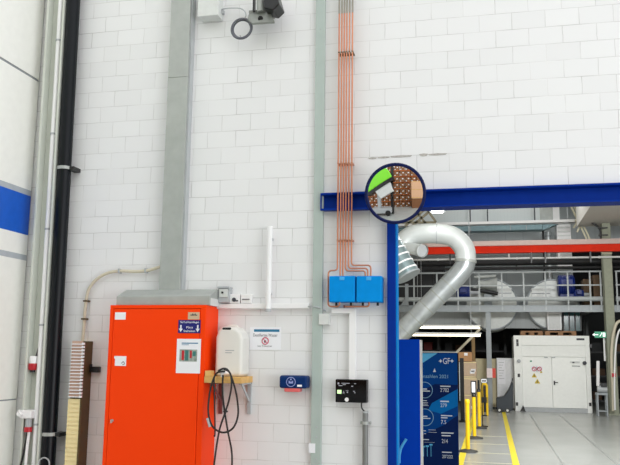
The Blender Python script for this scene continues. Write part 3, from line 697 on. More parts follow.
# ================================================================ rear hall seen through the opening
# blue display wall and banner
Yw = 1.2
a = P(396, 339.2, Yw); b = P(419.3, 339.2, Yw)
t = thing('display_panel', 'plain blue display panel with white edge behind the blue door post', 'display panel', ((a.x-.5+b.x)/2, Yw+.08, 0))
B(((a.x-.5, Yw, .02), (b.x, Yw+.03, a.z))).build('front_sheet', mat('royal_blue_panel', (0, 66, 188), .55, var=.03, spec=.08), t)
B(((a.x-.5, Yw+.03, .0), (b.x+.002, Yw+.3, a.z-.003))).build('core', PVC, t, label='white panel core')
q = P(401, 450, Yw-.03)
T(smoothpath([P(399.3, 463, Yw-.03), P(399.6, 455, Yw-.04), P(401.5, 447, Yw-.05), P(406.3, 439, Yw-.05)]), [.012]*12+[.013]*7, 10).build('lever_handle', mat('sky_blue_plastic', (84, 184, 244), .35), t, label='light blue lever handle')
Yk = 3.2
pr = P(457.6, 380, Yk).x; pt = P(440, 352.6, Yk).z; pl_ = pr-.84
t = thing('banner', 'tall dark blue display banner with white figures and circles beside the plain blue panel', 'banner', ((pl_+pr)/2, Yk+.03, 0))
NV = mat('banner_navy', (6, 36, 92), .5, var=.05, spec=.1); B2 = mat('banner_blue', (0, 70, 148), .5, var=.04, scale=3, spec=.1); B3 = mat('banner_bright_blue', (4, 118, 198), .5, var=.04, scale=3, spec=.1); B4 = mat('banner_sky', (92, 190, 240), .4, var=.03)
WP = mat('white_print', (226, 236, 246), .5, var=0); PP = mat('pale_print', (140, 190, 220), .5, var=0)
B(((pl_, Yk, .06), (pr, Yk+.02, pt))).build('banner_sheet', NV, t)
B(((pl_-.02, Yk-.06, 0), (pr+.02, Yk+.14, .06))).build('base', GREYP, t, .01)
B(((pl_, Yk-.004, pt), (pr, Yk+.024, pt+.012))).build('top_rail', LGREYP, t)
def pp(x, y): q = P(x, y, Yk); return (min(max(q.x, pl_), pr), q.z)
def poly(pts, m, nm, o): MB().prism([pp(*p) for p in pts], 'y', Yk-o, Yk).build(nm, m, t)
poly([(405, 353.4), (457, 353.4), (457.5, 362), (457.5, 385), (435, 384), (419, 392), (400, 400)], B2, 'print_field', .0005)
poly([(400, 353.2), (437.5, 353.2), (421, 364), (400, 378)], B4, 'print_corner', .001)
poly([(405, 404), (430, 410), (441, 413.5), (457.8, 406), (458, 415), (444, 425), (400, 445)], B2, 'print_field', .0005)
poly([(432, 403), (457.7, 389), (457.8, 406), (441, 413.8), (428, 410)], B3, 'print_chevron', .001)
Yl = Yk-.0016
def ptxt(s, x0, x1, y0, y1, m=WP):
    a, b = P(x0, y0, Yk), P(x1, y1, Yk); letters(s, a.x, b.x, b.z, Yl, m, t, h=a.z-b.z)
ptxt('GF', 443, 450, 358, 364)
mb = MB()
for cx_ in (440.6, 452):
    c = P(cx_, 361, Yk); s = P(cx_+2.1, 361, Yk).x-c.x
    mb.prism([(c.x-s, c.z), (c.x-s*.3, c.z+s*.3), (c.x, c.z+s), (c.x+s*.3, c.z+s*.3), (c.x+s, c.z), (c.x+s*.3, c.z-s*.3), (c.x, c.z-s), (c.x-s*.3, c.z-s*.3)], 'y', Yl, Yk-.001)
mb.build('logo_stars', WP, t)
mb = MB(); mb.prism([pp(433, 372), pp(436, 372), pp(434.6, 368)], 'y', Yl, Yk-.001); mb.build('triangle_symbol', WP, t)
ptxt('Kennzahlen 2021', 415.5, 448, 374.2, 378.3, PP)
for cx_, cy_, rr in ((424.6, 390, 7.8), (425, 417.3, 8.3)):
    c = P(cx_, cy_, Yk); R_ = P(cx_+rr, cy_, Yk).x-c.x
    mb = MB(); pts = [Vector((c.x+R_*math.cos(a_), Yl, c.z+R_*math.sin(a_))) for a_ in [math.radians(d_) for d_ in range(-150, 150, 8)]]
    mb.tube(pts, .004, 6); mb.build('circle_graphic', PP, t)
    mb = MB()
    for u0, u1, v in ((-2.8, 2.4, -1.6), (-4.5, 5.4, .4)):
        a_, b_2 = P(cx_+u0, cy_+v, Yk), P(cx_+u1, cy_+v+1.2, Yk); mb.box((a_.x, Yl, b_2.z), (b_2.x, Yk-.001, a_.z))
    mb.build('circle_caption', WP, t)
mb = MB()
for x0, x1, y0, y1 in ((440.3, 450.5, 385.6, 387), (440.3, 449, 400.6, 402.2), (441, 452.2, 415, 416.4), (441, 447.5, 417.2, 418.4), (441.3, 453.6, 432.2, 433.8), (441.6, 450.6, 435, 436.4), (442, 451.8, 451.6, 453), (421.5, 427, 400.2, 401), (421.5, 428, 402.4, 403), (421.5, 427.6, 403.8, 404.4), (421.5, 428.6, 405.2, 405.8), (422, 426, 430.4, 431.2), (428.5, 436, 429.6, 430.2), (428.5, 437, 432, 432.6), (422.8, 429, 439, 440), (423, 434.6, 442, 442.6), (424, 426, 433.4, 434)):
    a_, b_2 = P(x0, y0, Yk), P(x1, y1, Yk); mb.box((a_.x, Yl, b_2.z), (b_2.x, Yk-.001, a_.z))
mb.build('caption_lines', WP, t)
for s, x0, x1, y0, y1 in (("2'702", 440.3, 448.8, 388, 392), ('279', 440.5, 446.8, 403.4, 407.2), ('7.5', 441, 446.2, 420, 424), ('214', 441.8, 447.8, 439, 443.2), ("20'222", 442.2, 452.8, 454.6, 458.4)):
    ptxt(s, x0, x1, y0, y1)
mb = MB()
for x, y in ((423.6, 446.8), (427.3, 446.4), (431, 445)):
    a_, b_2 = P(x-.35, y, Yk), P(x+.35, 456.5, Yk); mb.box((a_.x, Yl, b_2.z), (b_2.x, Yk-.001, a_.z))
    c = P(x, y, Yk); mb.box((c.x-.018, Yl, c.z-.006), (c.x+.018, Yk-.001, c.z+.012))
mb.build('bar_chart', B4, t)
# dark stand behind the banner
Yz = 13.6; a, b = P(459.6, 358, Yz), P(463.6, 358, Yz)
t = thing('partition_frame', 'narrow black upright frame right behind the blue banner edge', 'frame', ((a.x+b.x)/2, Yz, 0))
B(((a.x, Yz, .03), (b.x, Yz+.05, a.z))).build('upright', BLACK, t, .004)
B(((a.x-.02, Yz-.004, .5), (a.x, Yz+.04, a.z-.1))).build('edge_profile', GREYP, t, label='grey edge profile')
B(((a.x-.03, Yz-.2, 0), (b.x+.03, Yz+.25, .03))).build('foot', BLACK, t)

# stanchions
YS = mat('yellow_plastic', (250, 206, 20), .4, var=.03); GREYB = mat('dark_grey_base', (60, 60, 58), .6)
lab = ['nearest yellow stanchion with round dark base, beside the blue banner', 'second yellow stanchion, with an upright black sign frame on its top', 'third yellow stanchion, the one farthest along the yellow line']
for i, (x, y) in enumerate(((-.405, 7.49), (-.341, 9.71), (-.275, 11.92))):
    t = thing('stanchion', lab[i], 'stanchion', (x, y, 0), 'yellow stanchions along the floor line')
    T([(x, y, 0), (x, y, .025), (x, y, .05)], [.165, .16, .05], 28).build('base', GREYB, t)
    T([(x, y, .05), (x, y, .80)], .036, 16).build('pole', YS, t)
    T([(x, y, .80), (x, y, .86), (x, y, .87)], [.042, .042, .03], 16).build('belt_head', BLACK if i else YS, t)
    if i == 1:
        mb = MB()
        for s in (-1, 1): mb.box((x+s*.045-.01, y-.01, .87), (x+s*.045+.01, y+.01, 1.1))
        mb.box((x-.05, y-.01, 1.09), (x+.05, y+.01, 1.11)).box((x-.05, y-.01, .865), (x+.05, y+.01, .885)); f = mb.build('sign_frame', BLACK, t)
        B(((x-.035, y-.004, .885), (x+.035, y+.004, 1.09))).build('insert', PAPER, f)
    if i == 2: T([(x, y, .87), (x, y, 1.06)], .022, 12).build('pole_top', BLACK, t)
q = P(484, 380.8, 12.4)
t = thing('small_sign', 'small white sign with two dark icons behind the third stanchion', 'sign', (q.x, 12.4, 0))
a, b = P(480.8, 378.4, 12.4), P(487.2, 383.2, 12.4)
B(((a.x, 12.4, b.z), (b.x, 12.415, a.z))).build('frame', BLACK, t)
B(((a.x+.012, 12.396, b.z+.012), (b.x-.012, 12.4, a.z-.012))).build('plate', PAPER, t)
B(((a.x+.03, 12.393, b.z+.03), (a.x+.065, 12.396, a.z-.03)), ((b.x-.065, 12.393, b.z+.03), (b.x-.03, 12.396, a.z-.03))).build('icons', INK, t)
T([(q.x-.05, 12.42, .02), (q.x-.05, 12.42, b.z)], .012, 10).build('pole', BLACK, t)
T([(q.x-.05, 12.42, 0), (q.x-.05, 12.42, .02)], .12, 20).build('base', BLACK, t)
q = FL(484.3, 416)
t = thing('hoop_guard', 'yellow and black hoop guard on the floor in front of the grey post', 'guard', (q.x, q.y, 0))
a, b = P(481.8, 384, q.y), P(486.8, 384, q.y)
T(rounded([(a.x, q.y, 0), (a.x, q.y, a.z), (b.x, q.y, a.z), (b.x, q.y, 0)], .06), .032, 12).build('hoop', YS, t)
B(((a.x-.02, q.y-.03, .35), (b.x+.02, q.y+.03, .5)), ((a.x-.02, q.y-.03, .0), (b.x+.02, q.y+.03, .03))).build('band', BLACK, t)
B(((a.x+.01, q.y+.01, .1), (b.x-.01, q.y+.02, a.z-.06))).build('infill', BLACK, t)

# cartons
CARD = mat('brown_cardboard', (178, 134, 92), .7, var=.06); CARDL = mat('pale_cardboard', (198, 174, 148), .7, var=.05)
Yq = 16.6
zz = [0, .52, .98, P(470, 376, Yq).z, P(470, 361.5, Yq).z]
x0, x1 = P(462.8, 380, Yq).x, P(476.2, 380, Yq).x
cl = ['pale carton at the bottom of the stack behind the stanchions', 'pale carton second from the bottom of the stack behind the stanchions', 'pale carton third from the bottom of the stack behind the stanchions', 'pale carton below the brown one at the top of the stack']
for i in range(4):
    if zz[i+1]-zz[i] < .05: continue
    dx = (0, .02, -.01, .015)[i]
    t = thing('carton', cl[i], 'carton', ((x0+x1)/2+dx, Yq+.3, zz[i]), 'stacked cartons')
    B(((x0+dx, Yq, zz[i]), (x1+dx, Yq+.6, zz[i+1]-.003))).build('box', CARDL, t, .005)
    B(((x0+dx, Yq-.002, zz[i+1]-.04), (x1+dx, Yq, zz[i+1]-.015))).build('tape', CREAM, t)
    B(((x1+dx-.16, Yq-.003, zz[i]+.12), (x1+dx-.03, Yq, zz[i]+.2))).build('label_sheet', PAPER, t)
a, b = P(458.4, 352, Yq-.05), P(472, 361.2, Yq-.05)
t = thing('carton', 'small brown carton with white label on top of the pale carton stack', 'carton', ((a.x+b.x)/2, Yq+.2, zz[4]), 'stacked cartons')
B(((a.x, Yq-.05, zz[4]), (b.x, Yq+.5, a.z))).build('box', CARD, t, .005)
m_ = (a.x+b.x)/2
B(((m_-.03, Yq-.052, a.z-.1), (m_+.07, Yq-.05, a.z-.02))).build('label_sheet', PAPER, t)
Yq = 18.7; a, b = P(475.5, 358.5, Yq), P(498, 358.5, Yq)
t = thing('board', 'beige board standing behind the grey mezzanine post', 'board', ((a.x+b.x)/2, Yq, 0))
B(((a.x, Yq, .06), (b.x, Yq+.04, a.z))).build('sheet', mat('beige_board', (202, 192, 158), .7), t)
B(((a.x+.05, Yq-.15, 0), (a.x+.12, Yq+.3, .06)), ((b.x-.12, Yq-.15, 0), (b.x-.05, Yq+.3, .06))).build('feet', GREYB, t)
Yq = 18.5; a, b = P(496.5, 358, Yq), P(514.5, 358, Yq)
t = thing('notice_board', 'white-grey notice board with pinned sheet left of the white container', 'board', ((a.x+b.x)/2, Yq, 0))
B(((a.x, Yq, .05), (b.x-.02, Yq+.04, a.z))).build('sheet', mat('pale_grey_board', (224, 226, 228), .6), t)
c, d = P(497.5, 360, Yq), P(505.5, 384, Yq)
p_ = B(((c.x, Yq-.004, d.z), (d.x, Yq, c.z))).build('paper_sheet', PAPER, t, label='white sheet with lines')
mb = MB()
for k_ in range(7): mb.box((c.x+.03, Yq-.006, c.z-.08-k_*.08), (d.x-.03-(k_ % 3)*.03, Yq-.004, c.z-.065-k_*.08))
mb.build('text_lines', GREYP, p_)
B(((a.x+.03, Yq-.15, 0), (a.x+.09, Yq+.25, .05)), ((b.x-.12, Yq-.15, 0), (b.x-.06, Yq+.25, .05))).build('feet', GREYB, t)
# floor cleaning machine / tipping skip
Yq = 17.2
SK = mat('blue_grey_plastic', (38, 48, 57), .45)
pg = [P(*p, Yq) for p in ((496.2, 398.5), (504, 396.5), (508.6, 390), (511.6, 382.6), (513.2, 382.6), (513, 409.6), (511, 411), (498, 411), (496.6, 408))]
t = thing('cleaning_cart', 'blue-grey wheeled cart with high back beside the white container', 'cart', (sum(p.x for p in pg)/9, Yq+.3, 0))
MB().prism([(p.x, max(p.z, .05)) for p in pg], 'y', Yq, Yq+.6).build('body', SK, t, .02)
for px in (499.5, 507.5):
    q = P(px, 410, Yq); w_ = MB().cyl((q.x, Yq-.04, .065), (q.x, Yq+.03, .065), .065, 20).build('wheel', BLACK, t)
    MB().cyl((q.x, Yq-.048, .065), (q.x, Yq-.04, .065), .035, 16).build('hub', LGREYP, w_)
T([P(511.8, 383, Yq+.1), P(512.4, 378.5, Yq+.2), P(512.4, 378.5, Yq+.5)], .015, 8).build('handle', SK, t)

# white container / oven
Yo = 18.0
cx0, cx1, ch = P(515.2, 400, Yo).x, P(592, 400, Yo).x, P(550, 335.6, Yo).z
CWH = mat('container_white', (244, 246, 242), .5, var=.02); CDR = mat('container_door_white', (248, 250, 246), .45, var=.02)
t = thing('container', 'large white double-door container standing under the mezzanine', 'container', ((cx0+cx1)/2, Yo+1.2, 0))
zh = P(550, 356.8, Yo).z; zs_ = P(550, 345.5, Yo).z
pw = P(522.6, 380, Yo).x-cx0; pw2 = cx1-P(586.5, 380, Yo).x
mb = B(((cx0+.01, Yo+.1, .02), (cx1-.01, Yo+2.4, ch-.01)), ((cx0, Yo, 0), (cx0+pw, Yo+.12, ch)), ((cx1-pw2, Yo, 0), (cx1, Yo+.12, ch)), ((cx0+pw, Yo-.01, zs_), (cx1-pw2, Yo+.12, ch)), ((cx0+pw, Yo+.03, zh), (cx1-pw2, Yo+.12, zs_)))
mb.build('body', CWH, t, .006)
zd0 = P(550, 408, Yo).z
B(((cx0+pw, Yo+.0, 0), (cx1-pw2, Yo+.11, zd0))).build('sill', GREYP, t, label='grey threshold')
xm = P(552.3, 380, Yo).x
for i, (u, v) in enumerate(((cx0+pw+.004, xm-.004), (xm+.004, cx1-pw2-.004))):
    dr = B(((u, Yo+.04, zd0+.006), (v, Yo+.1, zh-.006))).build('door', CDR, t, .004)
    if i == 1:
        q = P(554.5, 383, Yo); mb = B(((q.x-.02, Yo+.028, q.z-.06), (q.x+.02, Yo+.04, q.z+.06))); mb.cyl((q.x, Yo-.02, q.z+.02), (q.x, Yo+.03, q.z+.02), .012, 10); mb.box((q.x-.01, Yo-.03, q.z+.008), (q.x+.1, Yo-.015, q.z+.03)); mb.build('handle', BLACK, dr)
        c, d = P(570, 361, Yo), P(580, 366, Yo); B(((c.x, Yo-.01, c.z-.05), (d.x, Yo+.04, c.z))).build('door_closer', LGREYP, dr)
        q = P(573, 362.3, Yo); B(((q.x-.02, Yo-.014, q.z-.02), (q.x+.04, Yo-.01, q.z+.01)), ((q.x-.03, Yo+.036, q.z-.12), (q.x+.2, Yo+.04, q.z-.1))).build('closer_print', INK, dr)
    else:
        q = P(531, 361.2, Yo); B(((q.x-.03, Yo+.036, q.z-.02), (q.x+.03, Yo+.04, q.z+.02))).build('green_sticker', mat('sticker_green', (40, 140, 110), .5), dr)
        mb = MB(); pa = MB()
        for px in (534.2, 539.6):
            q = P(px, 369, Yo); pa.box((q.x-.085, Yo+.036, q.z-.085), (q.x+.085, Yo+.04, q.z+.085)); mb.ring((q.x, Yo+.036, q.z), .055, .012, 'y', 24, 6); mb.bar((q.x-.04, Yo+.034, q.z+.04), (q.x+.04, Yo+.034, q.z-.04), .016, .006)
        pa.build('sign_paper', PAPER, dr); mb.build('prohibition_signs', mat('sign_red', (204, 70, 96), .5), dr)
        SY = mat('sign_yellow', (214, 186, 30), .5)
        for px, py, s in ((534.3, 375.4, .075), (537.4, 381.3, .08), (541.2, 371.8, .04)):
            q = P(px, py, Yo); ws = MB().prism([(q.x-s, q.z-s*.8), (q.x+s, q.z-s*.8), (q.x, q.z+s*.9)], 'y', Yo+.03, Yo+.04).build('warning_sign', SY, dr)
            B(((q.x-s*.12, Yo+.027, q.z-s*.55), (q.x+s*.12, Yo+.03, q.z+s*.35))).build('warning_mark', INK, dr)
for px, py in ((517.5, 344.5), (517.3, 341), (590.4, 346), (518.8, 375.4), (516.9, 404), (590.3, 404.5)):
    q = P(px, py, Yo); B(((q.x-.035, Yo-.004, q.z-.05), (q.x+.035, Yo, q.z+.05))).build('corner_hole', BLACK, t)
for px, py in ((518.8, 361), (584.5, 363)):
    q = P(px, py, Yo); mb = MB(); mb.cyl((q.x, Yo-.06, q.z), (q.x, Yo, q.z), .055, 18); mb.cyl((q.x, Yo-.09, q.z), (q.x, Yo-.06, q.z), .03, 14); mb.build('latch_knob', INK if px > 550 else GREYP, t)
q = P(580, 339, Yo); B(((q.x-.1, Yo-.014, q.z-.035), (q.x+.12, Yo-.01, q.z+.02))).build('type_plate', INK, t)
mb = MB()
for px in (546, 553.5): q = P(px, 357.5, Yo); mb.box((q.x-.05, Yo-.0, q.z-.01), (q.x+.05, Yo+.03, q.z+.02))
mb.build('hinge_blocks', GREYP, t)
q = P(522.8, 409.5, Yo); mb = MB(); mb.prism([(q.x-.08, 0), (q.x+.08, 0), (q.x+.01, .18)], 'y', Yo-.12, Yo-.01)
mb.build('door_wedge', BLACK, label='small black wedge at the left foot of the container', cat='wedge')
# pallets on the container
PAL = mat('pallet_wood', (150, 112, 78), .7, var=.15)
def pallet(x0, x1, y0, z0, label):
    t = thing('pallet', label, 'pallet', ((x0+x1)/2, y0+.4, z0), 'pallets on the container')
    dk_ = MB(); n = 5
    for k_ in range(n): dk_.box((x0, y0+k_*.16, z0+.122), (x1, y0+k_*.16+.11, z0+.144))
    dk_.build('deck_boards', PAL, t)
    for xx in (x0, (x0+x1)/2-.07, x1-.14):
        for yy in (y0, y0+.35, y0+.65): B(((xx, yy, z0+.022), (xx+.14, yy+.11, z0+.1))).build('block', PAL, t)
    s_ = MB()
    for xx in (y0, y0+.35, y0+.65): s_.box((x0, xx, z0), (x1, xx+.11, z0+.022)).box((x0, xx, z0+.1), (x1, xx+.11, z0+.122))
    s_.build('stringers', PAL, t)
x0, x1 = P(545.5, 333, Yo).x, P(577, 333, Yo).x
pallet(x0, x1, Yo+.2, ch, 'wooden pallet lying on the right half of the white container')
x0b = P(521, 333, Yo).x
pallet(x0b, x0-.06, Yo+.25, ch, 'wooden pallet lying on the left half of the white container')

# mezzanine
Ym = 18.05
STL = mat('light_grey_steel', (150, 157, 160), .45, .1)
zm1, zm0 = P(520, 305.3, Ym).z, P(520, 312, Ym).z
XM0, XM1 = -4.2, P(603, 300, Ym).x
XM2, XM3 = P(616.3, 300, Ym).x, 9.6
t = thing('mezzanine', 'light grey steel mezzanine platform along the back of the hall', 'platform', (XM0, Ym, zm0))
B(((XM0, Ym, zm0), (XM3, Ym+.1, zm1))).build('edge_beam', STL, t)
B(((XM0, Ym-.03, zm1-.015), (XM3, Ym+.1, zm1)), ((XM0, Ym-.03, zm0), (XM3, Ym+.1, zm0+.015))).build('edge_flanges', STL, t)
B(((XM0, Ym+.1, zm1-.03), (XM3, Ym+.5, zm1-.005))).build('deck', GALV, t)
B(((XM0, 19.6, zm1-.06), (XM1, 22.6, zm1-.03))).build('rear_deck', GALV, t)
for px in (489.2,):
    q = P(px, 360, Ym+.1); B(((q.x-.075, Ym+.02, 0), (q.x+.075, Ym+.17, zm0))).build('support_post', STL, t, .006)
B(((6.2, Ym+.02, 0), (6.35, Ym+.17, zm0)), ).build('support_post', STL, t)
B(((-3.4, Ym+.02, 0), (-3.25, Ym+.17, zm0)), ).build('support_post', STL, t)
def railing(x0, x1, posts, label):
    t = thing('railing', label, 'railing', ((x0+x1)/2, Ym+.05, zm1))
    zt_, zmid_ = P(520, 271.3, Ym).z, P(520, 285.3, Ym).z
    RG = bpy.data.materials.get('rail_grey') or mat('rail_grey', (176, 182, 182), .5)
    B(((x0, Ym+.02, zt_-.045), (x1, Ym+.065, zt_))).build('top_rail', RG, t)
    B(((x0, Ym+.03, zmid_-.02), (x1, Ym+.06, zmid_+.015))).build('mid_rail', RG, t)
    T([(x0, Ym+.045, P(520, 299, Ym).z), (x1, Ym+.045, P(520, 299, Ym).z)], .07, 14).build('toe_pipe', RG, t)
    for px in posts:
        x = P(px, 290, Ym).x; B(((x-.022, Ym-.005, zm0+.05), (x+.022, Ym+.025, zt_-.01))).build('rail_post', RG, t)
railing(XM0, XM1, (392, 414, 437, 458, 479.3, 502, 523.8, 545.6, 568, 590.3, 601), 'light grey mezzanine railing left of the concrete column')
railing(XM2, XM3, (617, 640, 662), 'light grey mezzanine railing right of the concrete column')
a, b = P(402.5, 284, Ym-.05), P(408.5, 305, Ym-.05)
t = thing('floor_bracket', 'grey steel bracket on the mezzanine edge beside the blue post', 'bracket', ((a.x+b.x)/2, Ym-.05, zm1))
B(((b.x-.1, Ym-.09, zm1), (b.x, Ym-.03, a.z))).build('upright', STL, t)
MB().prism([(b.x-.1, zm1), (b.x-.1, zm1+.25), (a.x-.05, zm1)], 'y', Ym-.07, Ym-.05).build('gusset', STL, t)
B(((a.x-.08, Ym-.1, zm1-.0), (b.x+.02, Ym-.03, zm1+.015))).build('foot_plate', STL, t)
# back wall of the mezzanine
B(((-4.3, 22.6, zm0-.3), (P(574, 300, 22.6).x, 22.8, 7.1)), ((P(574, 300, 22.6).x, 22.6, P(600, 241, 22.6).z), (9.7, 22.8, 7.1))).build('wall_mezzanine', CLAD, kind='structure')
# round tanks
TANK = mat('pale_tank_paint', (206, 210, 206), .45, .1)
def tank(px, label, bx):
    c = P(px, 304.3, 19.3); r = P(px+27, 304, 19.3).x-c.x
    t = thing('tank', label, 'tank', (c.x, 20.3, c.z-r), 'round tanks on the mezzanine')
    T([(c.x, 19.28, c.z), (c.x, 19.3, c.z), (c.x, 21.6, c.z)], [r-.02, r, r], 48).build('shell', TANK, t)
    MB().ring((c.x, 19.29, c.z), r-.03, .03, 'y', 48, 8).build('flange_ring', STL, t)
    f = B(((c.x+bx-.28, 19.2, c.z+r*.2), (c.x+bx+.28, 19.3, c.z+r*.62))).build('hatch', LGREYP, t, .01)
    B(((c.x+bx-.28, 19.19, c.z+r*.4), (c.x+bx+.28, 19.2, c.z+r*.43))).build('hatch_seam', SEAM, f)
tank(491.5, 'pale round tank front left of centre behind the mezzanine railing', .35)
tank(552.5, 'pale round tank partly behind the blue motor on the mezzanine', -.35)
# blue motors
MBL = mat('motor_blue', (8, 36, 112), .45)
def motor(x0, x1, y0, y1, Y, label, cap):
    a, b = P(x0, y0, Y), P(x1, y1, Y); c = (a+b)/2; r = (a.z-b.z)/2*.8
    t = thing('motor', label, 'motor', (c.x, Y+.2, b.z))
    T([(a.x, Y+.3, c.z-.02), (a.x+.03, Y+.3, c.z-.02), (b.x-.03, Y+.3, c.z-.02), (b.x, Y+.3, c.z-.02)], [r*.8, r, r, r*.8], 28).build('housing', MBL, t)
    mb = MB()
    for k_ in range(6):
        x = a.x+.08+(b.x-a.x-.16)*k_/5; mb.tube([(x-.008, Y+.3, c.z-.02), (x+.008, Y+.3, c.z-.02)], r*1.06, 28)
    mb.build('cooling_fins', MBL, t)
    B((((a.x+b.x)/2-r*.5, Y-.05, c.z-r*.2), ((a.x+b.x)/2+r*.5, Y+.1, c.z+r*.5))).build('terminal_box', MBL, t, .01)
    B(((a.x+.05, Y+.05, b.z), (b.x-.05, Y+.55, c.z-r*.8))).build('foot', MBL, t)
    if cap: T([(b.x, Y+.3, c.z-.02), (b.x+cap, Y+.3, c.z-.02)], r*.35, 16).build('shaft_guard', GREYP, t)
zdk = zm1
motor(456, 470.5, 283.5, 299.5, 18.5, 'blue electric motor behind the mezzanine railing beside the big duct', .3)
motor(558, 576, 271, 299, 18.6, 'large blue electric motor behind the mezzanine railing near the concrete column', 0)
motor(574, 585, 287, 299.5, 18.45, 'small blue motor right of the large blue motor', .2)
# blower beside first motor
a, b = P(477, 274.5, 18.9), P(499, 293, 18.9)
t = thing('blower', 'light grey blower with cone mouth between the motor and the first tank', 'blower', ((a.x+b.x)/2, 18.9, zm1))
T([P(478, 284, 18.9), P(486, 285, 18.9), P(497, 285.5, 18.9)], [.12, .14, .26], 24).build('cone', GALV, t)
T([P(474, 277.5, 18.85), P(496, 276, 18.85)], .05, 12).build('upper_pipe', GALV, t)
T([P(470, 289, 18.8), P(498, 293.5, 18.8)], .06, 12).build('lower_pipe', DKM, t)
B((P(484, 291, 18.9), (P(492, 300, 18.9).x, 19.0, zm1-.005)), ((P(484, 291, 18.9).x, 18.45, zm1-.005), (P(492, 300, 18.9).x, 19.0, zm1+.03))).build('stand', STL, t)
BCR = mat('crate_brown', (92, 70, 48), .7, var=.12)
for px0, px1, y0, lb in ((583, 592, 279, 'left brown crate on the mezzanine beside the blue motors'), (592.8, 602.5, 275, 'right brown crate on the mezzanine next to the concrete column')):
    a, b = P(px0, y0, 18.9), P(px1, 300, 18.9)
    t = thing('crate', lb, 'crate', ((a.x+b.x)/2, 19.1, zm1-.1), 'brown crates on the mezzanine')
    B(((a.x, 18.9, zm1-.1), (b.x, 19.5, a.z))).build('box', BCR, t, .008)
    for f_ in (.2, .55, .9): B(((a.x-.01, 18.88, zm1+(a.z-zm1)*f_-.03), (b.x+.01, 18.9, zm1+(a.z-zm1)*f_))).build('batten', BROWN, t)
# dark cabinet zone on the left of the mezzanine
a, b = P(408, 262, 20.6), P(441, 304, 20.6)
t = thing('machine_housing', 'dark machine housing behind the big duct on the mezzanine', 'machine', ((a.x+b.x)/2, 21, zm1))
B(((a.x-1.2, 20.6, zm1-.03), (b.x+.1, 21.8, a.z))).build('housing', DKM, t, .01)
B(((a.x+.2, 20.58, zm1+.3), (a.x+.26, 20.6, a.z-.1)), ((b.x-.3, 20.58, zm1+.3), (b.x-.24, 20.6, a.z-.1))).build('door_seams', BLACK, t)
B(((a.x-1.2, 20.9, zm1-.3), (b.x, 21.6, zm1-.03))).build('skid', DKM, t)
# pipes and beams in front, high
def hbeam(name, px0, px1, y0, y1, Y, dep, m, label, cat, x1=None, x0=None):
    a, b = P(px0, y0, Y), P(px1, y1, Y); zc = (P((px0+px1)/2, y0, Y).z, P((px0+px1)/2, y1, Y).z)
    return (x0 if x0 is not None else a.x), (x1 if x1 is not None else b.x), zc[0], zc[1], Y
REDB = mat('red_beam_paint', (220, 44, 8), .65, var=.06, scale=4, spec=.2); PKB = mat('pale_pink_flange', (196, 172, 164), .6)
x0, x1, z1_, z0_, Y = hbeam('', 427, 620, 245.6, 252.8, 17.0, .2, REDB, '', '', 9.5, -4.2)
t = thing('crane_beam', 'long red crane beam with pale top flange running across the rear hall', 'beam', (2, Y, z0_))
MB().prism([(Y-.1, z0_), (Y+.1, z0_), (Y+.1, z0_+.03), (Y+.012, z0_+.03), (Y+.012, z1_), (Y-.012, z1_), (Y-.012, z0_+.03), (Y-.1, z0_+.03)], 'x', x0, x1).build('web', REDB, t)
B(((x0, Y-.11, z1_), (x1, Y+.11, z1_+.14))).build('top_flange', PKB, t, label='pale pinkish top flange')  # top flange paler and pinker than the red web
mb = MB()
for px in (450, 474, 531, 545, 590): q = P(px, 248, Y); mb.box((q.x-.02, Y-.05, z0_-.3), (q.x+.02, Y+.05, z0_))
mb.build('hangers', BLACK, t)
def pipe_x(py, Y, r, m, label, x0=-4.2, x1=9.5, name='pipe_run', hang=()):
    z = P(520, py, Y).z; t = thing(name, label, 'pipe', ((x0+x1)/2, Y, z-r))
    T([(x0, Y, z), (x1, Y, z)], r, 14).build('pipe', m, t)
    for px in hang:
        x = P(px, py, Y).x; B(((x-.02, Y-r-.012, z-r*.6), (x+.02, Y-r-.002, z+.3))).build('hanger', LGREYP, t)
    mb = MB(); x = x0+.4
    while x < x1: mb.tube([(x, Y, z), (x+.05, Y, z)], r+.012, 14); x += 2.3
    mb.build('couplings', m, t)
MBK = mat('matt_black_pipe', (10, 11, 13), .7, var=0)
pipe_x(258.3, 17.25, .028, LGREYP, 'thin light grey pipe under the red crane beam', hang=(509, 559))
pipe_x(262.3, 17.92, .095, MBK, 'thick black pipe under the red crane beam')
pipe_x(268.2, 17.92, .045, MBK, 'thin black pipe just above the mezzanine railing')
# cable tray (white) and ducts near ceiling
z1_, z0_ = P(490, 221.3, 19.3).z, P(490, 224.2, 19.3).z
t = thing('cable_tray', 'thin white cable tray running below the pale ceiling duct', 'cable tray', (.5, 19.3, z0_))
xt1 = P(581, 222, 19.3).x
B(((-4.2, 19.3, z0_), (xt1, 19.32, z1_)), ((-4.2, 19.55, z0_), (xt1, 19.57, z1_)), ((-4.2, 19.3, z0_), (xt1, 19.57, z0_+.01))).build('tray', PVC, t)
for px in (487.5, 470, 535): x = P(px, 215, 19.4).x; B(((x-.02, 19.58, z0_), (x+.02, 19.62, 7.1))).build('hanger', INK, t)
a, b = P(425, 206.5, 20.2), P(540, 221, 20.2)
t = thing('ventilation_duct', 'pale corrugated ventilation duct just under the blue lintel beam', 'duct', ((a.x+b.x)/2, 20.5, b.z))
B(((a.x-1.6, 20.2, b.z), (b.x, 21.2, a.z))).build('duct_body', CORR, t)
c = P(553, 221, 20.2); B(((b.x, 20.15, b.z-.02), (c.x, 21.2, a.z+.02))).build('end_section', GALV, t, label='grey end section')
d = P(559.5, 221, 20.2); B(((c.x, 20.12, b.z-.04), (d.x, 21.2, a.z+.04))).build('end_cap', PVC, t, label='white end cap')
TQ = mat('teal_grey_duct', (120, 146, 152), .4, .3, var=.08)
